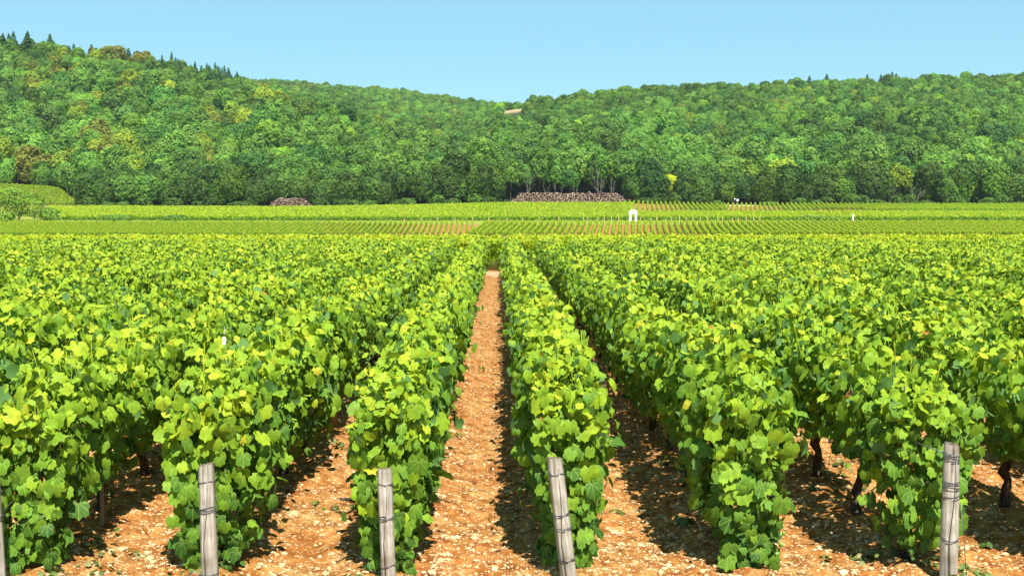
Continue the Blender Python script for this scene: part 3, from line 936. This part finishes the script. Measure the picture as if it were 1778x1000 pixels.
def crown_mesh(seed, h, z0, wid, nlobe, n, ls):
    r = np.random.default_rng(seed)
    P, D, L = crown_points(r, h, z0, wid, nlobe, n)
    m = len(P)
    N = D + r.normal(0, .42, (m, 3))
    B = r.normal(0, 1, (m, 3)) + (0, 0, -.4)
    lobe = r.random(nlobe)[L]
    v = np.clip(.28 + .30 * lobe + r.normal(0, .17, m), 0, 1)
    V, F, A = put_leaves(P, N, B, ls * r.uniform(.6, 1.35, m), 2, v)
    return mesh_np('crown', V, F, M_TREE, {'v': A})
def trunk_tree(seed, h, rad, mat, forks=3, spread=1.6, lean=0.3):
    r = np.random.default_rng(seed)
    b = Build()
    n = 8; t = np.linspace(0, 1, n)
    p = np.stack([np.cumsum(r.normal(0, .10, n)) * lean, np.cumsum(r.normal(0, .10, n)) * lean, -.4 + (h * .6 + .4) * t], 1)
    b.tube(p, np.linspace(rad * 1.25, rad * .6, n), 7)
    for i in range(forks):
        k = int(r.integers(3, n)); s = p[k]
        a = r.uniform(0, 2 * np.pi)
        m = 6; u = np.linspace(0, 1, m)
        q = np.stack([s[0] + spread * u * math.cos(a), s[1] + spread * u * math.sin(a), s[2] + h * .36 * u ** .85], 1) + r.normal(0, .06, (m, 3)) * u[:, None]
        b.tube(q, np.linspace(rad * .55, rad * .15, m), 5)
    return b.mesh('trunk', mat)
# kinds: bushy to the ground, and taller ones on a bare stem
TREES = []
for q in range(6):
    h = [11, 12.5, 10, 13, 11.5, 9.5][q]; wd = [4.4, 4.8, 4.2, 5.0, 4.6, 3.9][q]
    TREES.append((crown_mesh(700 + q, h, .8, wd, 46, 4200, .66), trunk_tree(720 + q, h, .22, M_TRUNK), h))
TALL = []
for q in range(3):
    h = [15, 14, 16][q]
    TALL.append((crown_mesh(760 + q, h, 5.4, 4.2, 26, 2600, .66), trunk_tree(780 + q, h * 1.0, .20, M_TRUNK, 4, 1.8), h))
def conifer_mesh(seed, h):
    r = np.random.default_rng(seed)
    P, N, B, S, A = [], [], [], [], []
    m = 620
    t = r.random(m) ** .8
    a = r.uniform(0, 2 * np.pi, m)
    tier = np.floor(t * 11) / 11
    rr = (1 - t) ** .9 * h * .19 * (.45 + .75 * r.random(m)) * (.75 + .5 * ((t * 11) % 1 < .45)) + .08
    z = h * (.12 + .88 * t)
    P = np.stack([rr * np.cos(a), rr * np.sin(a), z - .25 * rr], 1)
    N = np.stack([np.cos(a) * .5, np.sin(a) * .5, np.ones(m)], 1) + r.normal(0, .3, (m, 3))
    B = np.stack([np.cos(a), np.sin(a), -.4 * np.ones(m)], 1)
    V, F, A = put_leaves(P, N, B, .95 * (1.2 - .8 * t) * r.uniform(.7, 1.2, m) + .15, 2, np.clip(.25 + r.normal(0, .18, m), 0, 1))
    return mesh_np('crown', V, F, M_TREE, {'v': A})
def straight_trunk(h):
    b = Build(); z = np.linspace(-.4, h * .96, 6)
    b.tube(np.stack([0 * z, 0 * z, z], 1), np.linspace(.2, .03, 6), 6)
    return b.mesh('trunk', M_TRUNK)
CONIF = [(conifer_mesh(800 + q, 15), straight_trunk(15), 15) for q in range(3)]

GREEN = np.array([1.0, 1.0, 1.0])
def tint_at(X, Y, px, r):
    """leaf colour of a tree, as a factor: stands of olive, yellow and bronze on the nearer hill"""
    c = np.array([.92, 1.0, .95]) * (0.58 + .85 * float(fbm(X / 24, Y / 30, 91, 2)))
    c = c * (1 + np.clip(r.normal(0, .17), -.35, .4))
    u = r.random()
    kind = 'mid green'
    left = px < 560 and Y > 410
    patch = float(fbm(X / 38, Y / 38, 13))
    if left and patch > .55 and u < .5:
        v = r.random()
        if v < .40: c = np.array([1.8, 1.3, .8]); kind = 'olive yellow'
        elif v < .75: c = np.array([1.4, .90, .8]); kind = 'bronze brown'
        else: c = np.array([1.5, 1.3, .8]); kind = 'light olive'
    elif u < .10: c = c * np.array([1.35, 1.25, .8]); kind = 'light green'
    elif u < .22: c = c * np.array([.62, .78, .95]); kind = 'dark green'
    elif u < .25 and Y > 420: c = c * np.array([1.5, 1.05, .8]); kind = 'brownish'
    c = c * (1 + r.normal(0, .04, 3))
    return c, kind

def add_tree(proto, x, y, z, rz, s, tint, name='broadleaf_tree', squash=1.0, roll=0.0):
    o = bpy.data.objects.new(name, None)
    COL.objects.link(o)
    o.location = (x, y, z)
    o.rotation_euler = (0, 0, rz)
    o.scale = (s, s, s * squash)
    c = bpy.data.objects.new('crown', proto[0]); COL.objects.link(c); c.parent = o
    c['tint'] = [float(tint[0]), float(tint[1]), float(tint[2])]
    t = bpy.data.objects.new('trunk', proto[1]); COL.objects.link(t); t.parent = o
    return o

def plant_forest():
    r = np.random.default_rng(77)
    spots = []
    y = 396.0
    while y < 1330:
        step = 5.2 if y < 410 else (5.9 if y < 640 else 7.0)
        pa, pb = (-70, 1850)
        xs = np.arange(X_of(pa, y), X_of(pb, y), step)
        for x0 in xs:
            x = x0 + r.uniform(-.42, .42) * step; yy = y + r.uniform(-.42, .42) * step
            if yy < 394.5: yy = 394.5 + r.random()
            px = px_of(x, yy)
            if px < 156 - max(0, yy - 396) * 1.25 and yy < 434: continue
            if 868 < px < 1098 and yy < 401: continue
            if 455 < px < 548 and yy < 400: continue
            dl = crest(px, L_PTS, 0); dr = crest(px, R_PTS, 0); db = crest(px, B_PTS, 0)
            best = min(dl, dr, db)
            lim = max([D + 26 for (d, D) in ((dl, 640.), (dr, 800.), (db, 1200.)) if d < best + 26])
            if yy > lim: continue
            bare = False
            for (sx, sy, rx) in ((893, 188, 23),):
                hy = SCREE[sx][1]
                if abs(px - sx) < rx and -150 < yy - hy < 40: bare = True
            if bare: continue
            spots.append((x, yy, px))
        y += step * .92
    spots.sort(key=lambda s: s[1])
    return spots, r
SCREE = {sx: hill_point(sx, sy) for sx, sy in ((893, 188),)}
spots, r = plant_forest()
print('scree', SCREE, 'trees', len(spots))

# special trees first: each of these can be pointed at
def special(px, py_base, h, tint, lab, proto=None, wide=1.0, Y=None, r=np.random.default_rng(3)):
    if Y is None: x, y, z = hill_point(px, py_base)
    else: x, y = X_of(px, Y), Y; z = ground(x, y)
    p = proto or TREES[int(r.integers(6))]
    o = add_tree(p, x, y, z, r.uniform(0, 6), h / p[2], tint)
    o.scale = (h / p[2] * wide, h / p[2] * wide, h / p[2])
    prop(o, lab, 'tree')
    return x, y
SP = [
    special(62, 300, 14.5, (1.35, .78, .80), 'big bronze brown tree standing above the terraced plot', wide=1.25, Y=440),
    special(400, 325, 10, (2.2, 1.6, .7), 'bright yellow-green tree at the wood\'s edge before the short log pile', Y=403),
    special(1160, 330, 9, (3.4, 2.2, .6), 'small bright yellow-green tree past the end of the long log pile', Y=400),
    special(1358, 330, 15, (2.0, 1.5, .8), 'tall pale green tree overtopping its dark neighbours at the wood\'s edge', TREES[3], Y=402),
    special(1560, 345, 13, (1.9, 1.35, .8), 'olive tree with pale bare limbs showing in front', TALL[1], Y=399),
    special(190, 210, 13, (2.2, 1.4, .8), 'golden olive tree, widest of those on the hillside', wide=1.35),
    special(240, 175, 14, (2.0, 1.45, .8), 'olive crown with a ribbed look below the hill\'s brown patch'),
    special(300, 192, 13, (2.0, 1.45, .75), 'yellow tree halfway up the hill with a dark tree beneath'),
    special(462, 206, 14, (2.0, 1.45, .75), 'yellow olive tree just above the pale dead trunk'),
    special(205, 122, 14, (1.3, .78, .8), 'wide dark brown tree high on the conifer-topped hill', wide=1.5),
    special(255, 135, 13, (1.5, .78, .75), 'reddish brown tree high on the conifer-topped hill', wide=1.4),
]
def near_special(x, y):
    return any((x - a) ** 2 + (y - b) ** 2 < 16 for a, b in SP)

things, rest = [], []
for s_ in spots:
    if near_special(s_[0], s_[1]): continue
    (things if len(things) < 285 else rest).append(s_)
# the first rank is counted along the wood's edge from the log piles
rank1 = [s_ for s_ in things if s_[1] < 401.5]
def zone(px):
    if px < 500: return 'a'
    if px < 690: return 'b'
    if px < 978: return 'c'
    return 'd'
cnt = {}
lab_of = {}
for z_, key, txt in (('a', lambda p: -p, 'along the wood from the short log pile towards the bronze tree'), ('b', lambda p: p, 'along the wood from the short log pile towards the long one'),
                     ('c', lambda p: -p, 'from the long log pile\'s middle towards the short pile'), ('d', lambda p: p, 'from the long log pile\'s middle towards the road signs')):
    grp = sorted([s_ for s_ in rank1 if zone(s_[2]) == z_], key=lambda s_: key(s_[2]))
    for i, s_ in enumerate(grp):
        lab_of[s_] = '%s front tree, counted %s' % (ORD[i + 1] if i + 1 < len(ORD) else 'farthest', txt)
for s_ in things:
    x, y, px = s_
    tint, kind = tint_at(x, y, px, r)
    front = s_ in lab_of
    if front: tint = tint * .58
    tall = 868 < px < 1098 and y < 416
    proto = TALL[int(r.integers(3))] if tall or r.random() < .10 else TREES[int(r.integers(6))]
    sc = r.uniform(.82, 1.18) * (1.0 if not tall else .95)
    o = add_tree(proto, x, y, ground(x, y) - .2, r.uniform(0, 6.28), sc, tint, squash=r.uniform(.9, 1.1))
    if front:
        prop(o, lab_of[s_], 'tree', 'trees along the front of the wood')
    else:
        where = 'above the terraced plot' if px < 200 else ('above the short log pile' if px < 700 else ('above the long log pile' if px < 1100 else 'beyond the long log pile'))
        lab = '%s tree in the packed wood behind the front rank, %s' % (kind, where)
        prop(o, lab, 'tree', lab)

# the wood on the hills behind: past counting, so one mass
def forest_mass(rest):
    pc = bpy.data.collections.new('tree_kinds')           # kept out of the scene: only the mass below shows them
    names = []
    for i, (cm, tm, h) in enumerate(TREES + TALL[:1]):
        o = bpy.data.objects.new('tree_kind_%02d' % i, cm); pc.objects.link(o)
    n = len(rest)
    P = np.array([(x, y, 0) for x, y, px in rest]); P[:, 2] = terrain(P[:, 0], P[:, 1]) - .3
    me = bpy.data.meshes.new('forest')
    me.vertices.add(n); me.vertices.foreach_set('co', P.astype(np.float32).ravel())
    tints = np.ones((n, 4)); 
    for i, (x, y, px) in enumerate(rest):
        tints[i, :3] = tint_at(x, y, px, r)[0]
    a = me.attributes.new('tint', 'FLOAT_COLOR', 'POINT'); a.data.foreach_set('color', tints.astype(np.float32).ravel())
    a = me.attributes.new('turn', 'FLOAT', 'POINT'); a.data.foreach_set('value', r.uniform(0, 6.28, n).astype(np.float32))
    a = me.attributes.new('size', 'FLOAT', 'POINT'); a.data.foreach_set('value', np.minimum(np.exp(r.normal(-.20, .24, n)).clip(.5, 1.32), np.where(P[:, 1] > 590, .84, 2.0)).astype(np.float32))
    a = me.attributes.new('which', 'INT', 'POINT'); a.data.foreach_set('value', r.integers(0, len(TREES) + 1, n).astype(np.int32))
    o = prop(link('forest', me), 'dense green wood covering both hills behind the vineyards', 'forest', kind='stuff')
    g = bpy.data.node_groups.new('forest_scatter', 'GeometryNodeTree')
    g.interface.new_socket('Geometry', in_out='INPUT', socket_type='NodeSocketGeometry')
    g.interface.new_socket('Geometry', in_out='OUTPUT', socket_type='NodeSocketGeometry')
    N = g.nodes
    gi, go = N.new('NodeGroupInput'), N.new('NodeGroupOutput')
    ip = N.new('GeometryNodeInstanceOnPoints')
    ci = N.new('GeometryNodeCollectionInfo'); ci.inputs['Collection'].default_value = pc
    ci.inputs['Separate Children'].default_value = True; ci.inputs['Reset Children'].default_value = True
    def named(nm, ty):
        a = N.new('GeometryNodeInputNamedAttribute'); a.data_type = ty; a.inputs['Name'].default_value = nm
        return a.outputs['Attribute']
    cx = N.new('ShaderNodeCombineXYZ')
    L = g.links
    L.new(gi.outputs[0], ip.inputs['Points']); L.new(ci.outputs[0], ip.inputs['Instance'])
    ip.inputs['Pick Instance'].default_value = True
    L.new(named('which', 'INT'), ip.inputs['Instance Index'])
    L.new(named('turn', 'FLOAT'), cx.inputs[2]); L.new(cx.outputs[0], ip.inputs['Rotation'])
    L.new(named('size', 'FLOAT'), ip.inputs['Scale'])
    L.new(ip.outputs[0], go.inputs[0])
    md = o.modifiers.new('scatter', 'NODES'); md.node_group = g
forest_mass(rest)

# conifers along the skyline
def skyline_conifers():
    r = np.random.default_rng(91)
    lst = [(8, 9), (20, 10), (30, 11), (38, 12), (62, 13.5), (84, 8), (60, 12), (100, 14), (132, 9), (140, 11), (170, 12), (205, 10), (226, 11), (233, 12), (246, 11)]
    lst += [(x + r.uniform(-5, 5), r.uniform(9.5, 14)) for x in np.arange(292, 432, 5.5)]
    lst += [(330 + r.uniform(-30, 90), r.uniform(12, 16)) for i in range(16)]
    for i, (px, h) in enumerate(lst):
        Y = 640 + (r.uniform(-3, 6) if i < 39 else r.uniform(-28, -6))
        x = X_of(px, Y)
        p = CONIF[i % 3]
        o = add_tree(p, x, Y, ground(x, Y) + (2.0 if px < 260 else r.uniform(-1.2, 1.6)), r.uniform(0, 6), h / 15 * 1.05, (.75 + r.normal(0, .07), .92, 1.6), 'conifer_tree')  # blue-green crowns, with distance haze mixed into the tint
        if px < 260: o.scale = (h / 15 * 1.5, h / 15 * 1.5, h / 15 * 1.0)
        if px < 112: lab = 'dark conifer spiking above the highest part of the skyline'
        elif px < 260: lab = 'small dark conifer poking up on the falling skyline'
        else: lab = 'blue-green conifer in the close stand on the hill\'s shoulder'
        prop(o, lab, 'conifer', lab)
    for px, h in ((872, 0), ):
        pass
    for px, h, D in ((1402, 9, 800), (1432, 10, 800), (1502, 9, 800), (1526, 9, 802), (1545, 10, 800), (1552, 9, 798)):
        x = X_of(px, D)
        o = add_tree(CONIF[int(px) % 3], x, D, ground(x, D) + 3.0, 0, h / 15 * 1.2, (.6, .75, 1.0), 'conifer_tree')
        o.scale = (h / 15 * 1.7, h / 15 * 1.7, h / 15)
        prop(o, 'small dark pine breaking the long level skyline', 'conifer', 'pines on the long level skyline')
skyline_conifers()

# bare, pale trees in front of the dark wood
def bare_tree(px, Y, h, seed, lab, spread=2.2, forks=6, rad=.16):
    x = X_of(px, Y); z = ground(x, Y)
    rr = np.random.default_rng(seed)
    b = Build()
    for st in range(2):
        n = 9; t = np.linspace(0, 1, n)
        a = rr.uniform(0, 6.28)
        p = np.stack([np.cumsum(rr.normal(0, .16, n)) + (st - .5) * 2.0 * t, np.cumsum(rr.normal(0, .1, n)), -.3 + h * (.85 if st else 1) * t], 1)
        b.tube(p, np.linspace(rad, rad * .3, n), 6)
        for i in range(forks):
            k = int(rr.integers(3, n - 1)); s = p[k]; a = rr.uniform(0, 6.28)
            m = 6; u = np.linspace(0, 1, m)
            q = np.stack([s[0] + spread * u * math.cos(a), s[1] + spread * .5 * u * math.sin(a), s[2] + h * .25 * u], 1) + rr.normal(0, .10, (m, 3)) * u[:, None]
            b.tube(q, np.linspace(rad * .5, rad * .15, m), 5)
    o = prop(link('bare_tree', b.mesh('bare_tree', M_PALEBARK), None, (x, Y, z)), lab, 'bare tree')
bare_tree(918, 393.8, 10.5, 1, 'pale bare forked tree rising behind one end of the long log pile')
bare_tree(1041, 393.5, 11.5, 2, 'pale forked dead tree rising behind the middle of the long log pile', 2.8)
bare_tree(952, 394.6, 7.5, 3, 'slim pale stem between the two forked trees behind the log pile', .7, 2, .11)
bare_tree(968, 395, 6.5, 4, 'short pale stem with few twigs behind the long log pile', .9, 2, .10)
bare_tree(1000, 395, 6.0, 5, 'pale leaning pair of stems near the pile\'s middle', 1.2, 3, .12)
bare_tree(1062, 395, 9.0, 6, 'slender pale stem next to the forked dead tree', 1.0, 3, .12)
bare_tree(1546, 393.5, 8.5, 7, 'pale ivy-twisted bare tree among olive trees at the wood\'s edge', 2.6, 7)
bare_tree(1592, 393.8, 7.5, 8, 'pale branching bare tree, last along the wood\'s edge', 2.6, 7, .12)
hx, hy, hz = hill_point(492, 222)
bare_tree(492, hy - 6, 11, 9, 'pale dead tree high on the hillside among green crowns', 2.5, 4, .35)

# ------------------------------------------------------------------ shrubs
def shrub(px, Y, w_, h, tint, lab, seed, n=1500, ls=.34, grp=None):
    rr = np.random.default_rng(seed)
    x = X_of(px, Y); z = ground(x, Y)
    P, D, L = crown_points(rr, h, -.2, w_ / 2, 24, n)
    m = len(P)
    v = np.clip(.45 + rr.normal(0, .22, m), 0, 1)
    V, F, A = put_leaves(P, D + rr.normal(0, .5, (m, 3)) + (0, 0, .3), rr.normal(0, 1, (m, 3)), ls * rr.uniform(.6, 1.3, m), 2, v)
    t = thing('shrub', lab, 'shrub', (x, Y, z - (.02 if h > 6 else .12) * h), 0, grp)
    c = link('foliage', mesh_np('foliage', V, F, M_TREE, {'v': A}), t); c['tint'] = list(tint)
    b = Build()
    for i in range(4):
        a = rr.uniform(0, 6.28); u = np.linspace(0, 1, 5)
        b.tube(np.stack([w_ * .22 * u * math.cos(a), w_ * .22 * u * math.sin(a), -.2 + h * .6 * u], 1), np.linspace(.06, .02, 5) * h / 5, 5)
    link('stem', b.mesh('stem', M_TRUNK), t)
shrub(36, 262, 11.5, 8.2, (1.25, 1.15, .8), 'large round yellow-green shrub below the terraced plot', 41, 5200, .36)
shrub(12, 258, 5.0, 2.4, (1.35, 1.3, .9), 'low shrub crouched at the foot of the large round shrub', 42, 1500)
shrub(92, 264, 4.2, 3.2, (1.25, 1.25, .95), 'smaller shrub next to the large round shrub', 43, 1500)
shrub(1246, 380, 4.2, 2.6, (.75, .85, .8), 'small dark bush standing beside the pale track by the signs', 44, 700)
shrub(1068, 262, 1.5, 1.5, (1.3, .75, .7), 'reddish dark bush beside the white gate', 45, 400, .22)
for q, (px, w_, h) in enumerate(((1405, 7, 1.5), (1430, 6, 1.2), (1452, 5, 1.0))):
    shrub(px, 258.4, w_ * .7, h * 1.1, (1.5, 1.25, 1.2), ['widest', 'middle', 'smallest'][q] + ' of the grey-green bushes on the pale verge near the white post', 46 + q, 600, .3)
for q, px in enumerate((195, 215, 300, 312)):
    shrub(px, 259.4, 4.5 + q % 2, 1.6, (.9, .95, .8), 'low %s bush on the grassy verge past the large round shrub' % ['first', 'second', 'third', 'fourth'][q], 55 + q, 500, .3)
# thicket along the foot of the wood
rr = np.random.default_rng(8)
for q, px in enumerate(np.concatenate([np.arange(165, 460, 30), np.arange(560, 870, 32), np.arange(1110, 1790, 30)])):
    px = float(px + rr.uniform(-15, 15))
    if 1230 < px < 1320: continue
    where = 'before the short log pile' if px < 470 else ('between the two log piles' if px < 880 else 'beyond the long log pile')
    lab = 'low dark green thicket bush at the foot of the wood ' + where
    shrub(px, 391.5 + rr.uniform(-1, 1), rr.uniform(4, 9), rr.uniform(1.6, 5.0), np.array([.75, .85, .8]) * rr.uniform(.45, .95), lab, 600 + q, 650, .5, lab)

# ------------------------------------------------------------------ log piles
def log_pile(pxa, pxb, Y, h, seed, lab):
    rr = np.random.default_rng(seed)
    xa, xb = X_of(pxa, Y), X_of(pxb, Y)
    xc = .5 * (xa + xb); half = .5 * (xb - xa)
    b = Build()
    z0 = ground(xc, Y)
    nx = int((xb - xa) / .33)
    for layer in range(int(h / .25)):
        z = .13 + layer * .25
        for i in range(nx):
            x = -half + (i + .5 * (layer % 2)) * .33 + rr.normal(0, .06)
            top = h * min(1.0, ((half - abs(x)) / (h * 1.05)) ** .7 if abs(x) < half else 0) * (.90 + .14 * float(noise2(np.array([x * .6]), np.array([seed]), 3)[0]))
            if z > top: continue
            rad = rr.uniform(.09, .19)
            a = rr.normal(0, .14); e = rr.normal(0, .06)
            if rr.random() < .10: a = rr.normal(0, .6); e = rr.normal(0, .25)
            ln = rr.uniform(1.6, 2.2); yo = rr.normal(0, .14)
            zj = z + rr.normal(0, .03)
            gz = ground(xc + x, Y) - z0
            b.tube([(x - a * ln, yo - ln / 2, zj + gz - e), (x, yo, zj + gz), (x + a * ln, yo + ln / 2, zj + gz + e)], [rad, rad, rad], 6, v=rr.uniform(.02, .4), vt=rr.uniform(.55, 1.0) if rr.random() < .72 else .25)
    o = link('log_pile', b.mesh('log_pile', M_LOG, False), None, (xc, Y, z0))
    prop(o, lab, 'log pile')
log_pile(887, 1089, 389.5, 3.5, 1, 'long stack of cut brown firewood logs before the pale tree stems')
log_pile(470, 543, 390.0, 3.3, 2, 'short heap of cut brown firewood logs at the wood\'s edge')

# ------------------------------------------------------------------ the white gate, markers and signs
def white_gate(px, Y):
    x = X_of(px, Y); z = ground(x, Y)
    g = thing('stone_gate', 'white stone vineyard gate standing alone among the far rows', 'gate', (x, Y, z - .05))
    for s in (-1, 1):
        b = Build()
        V = []
        for (zz, xo, xi, d) in ((0, .90, .36, .27), (.20, .90, .36, .27), (.21, .86, .38, .25), (1.60, .86, .38, .25)):
            for (xx, yy) in ((xi, -d), (xo, -d), (xo, d), (xi, d)): V.append((s * xx, yy, zz))
        V = np.array(V)
        Q = [(i * 4 + j, i * 4 + (j + 1) % 4, (i + 1) * 4 + (j + 1) % 4, (i + 1) * 4 + j) for i in range(3) for j in range(4)] + [(3, 2, 1, 0), (12, 13, 14, 15)]
        if s < 0: Q = [q[::-1] for q in Q]
        b.add(V, Q)
        link('pillar', b.mesh('pillar', M_WHITE, False), g)
    b = Build()
    V = []
    for (zz, xx, d) in ((1.603, .96, .30), (2.0, .96, .30)):
        for (a, c) in ((-xx, -d), (xx, -d), (xx, d), (-xx, d)): V.append((a, c, zz))
    Q = [(0, 1, 5, 4), (1, 2, 6, 5), (2, 3, 7, 6), (3, 0, 4, 7), (3, 2, 1, 0), (4, 5, 6, 7)]
    b.add(V, Q); link('lintel', b.mesh('lintel', M_WHITE, False), g)
    b = Build(); V = []
    for (zz, xx, d) in ((2.003, .92, .28), (2.32, .72, .24), (2.48, .66, .20)):
        for (a, c) in ((-xx, -d), (xx, -d), (xx, d), (-xx, d)): V.append((a, c, zz))
    Q = [(i * 4 + j, i * 4 + (j + 1) % 4, (i + 1) * 4 + (j + 1) % 4, (i + 1) * 4 + j) for i in range(2) for j in range(4)] + [(3, 2, 1, 0), (8, 9, 10, 11)]
    b.add(V, Q); link('capstone', b.mesh('capstone', M_WHITE, False), g)
white_gate(1099, 257.4)
def marker(px, Y, h, wd, lab, grp=None, name='marker_post', mat=M_WHITE):
    x = X_of(px, Y); z = ground(x, Y)
    b = Build()
    V = []
    for (zz, q) in ((-.2, wd / 2), (h * .9, wd / 2 * .95), (h, wd / 2 * .7)):
        for (a, c) in ((-q, -q), (q, -q), (q, q), (-q, q)): V.append((a, c, zz))
    b.add(V, [(i * 4 + j, i * 4 + (j + 1) % 4, (i + 1) * 4 + (j + 1) % 4, (i + 1) * 4 + j) for i in range(2) for j in range(4)] + [(8, 9, 10, 11)])
    prop(link(name, b.mesh(name, mat, False), None, (x, Y, z)), lab, 'post', grp)
marker(1482, 258.2, 1.5, .32, 'thick white boundary post by the grey-green bushes')
def sign(px, Y, h, s, lab):
    x = X_of(px, Y); z = ground(x, Y)
    t = thing('road_sign', lab, 'sign', (x, Y, z))
    b = Build(); b.tube([(0, 0, -.2), (0, 0, h)], [.05, .05], 6); link('pole', b.mesh('pole', M_SIGNPOLE), t)
    b = Build(); b.box(-s / 2, s / 2, -.09, -.055, h - s, h); link('panel', b.mesh('panel', M_SIGN, False), t)
sign(1280.5, 386, 2.3, .75, 'white square road sign on a pole where the pale track starts')
sign(1275.5, 391, 2.4, .45, 'smaller sign next to the white square road sign')
rr = np.random.default_rng(4)
for px in list(np.arange(1010, 1330, 13.0)) + list(np.arange(700, 1000, 30)):
    if 1085 < px < 1112: continue
    gl = 'short pale end post at the top of the field around the white gate'
    marker(float(px + rr.uniform(-3, 3)), 251.0 + rr.uniform(-.3, .3), rr.uniform(1.0, 1.5), .16, gl, gl, 'end_marker', M_STONE)
for px in np.arange(640, 716, 6.5):
    gl = 'short pale end post in the field before the gap between the log piles'
    marker(float(px), 331 + rr.uniform(-.3, .3), rr.uniform(1.2, 1.7), .20, gl, gl, 'end_marker', M_STONE)

# ------------------------------------------------------------------ the summer air
def haze():
    m = bpy.data.materials.new('haze'); m.use_nodes = True
    n, l = m.node_tree.nodes, m.node_tree.links
    n.remove(n['Principled BSDF'])
    pv = n.new('ShaderNodeVolumePrincipled')
    pv.inputs['Color'].default_value = (.80, .92, 1.0, 1)
    pv.inputs['Density'].default_value = .00006
    l.new(pv.outputs[0], n['Material Output'].inputs['Volume'])
    b = Build(); b.box(-3200, 3200, -60, 4400, -40, 330)
    me = b.mesh('haze', m, False)
    prop(link('haze', me), kind='stuff')
haze()
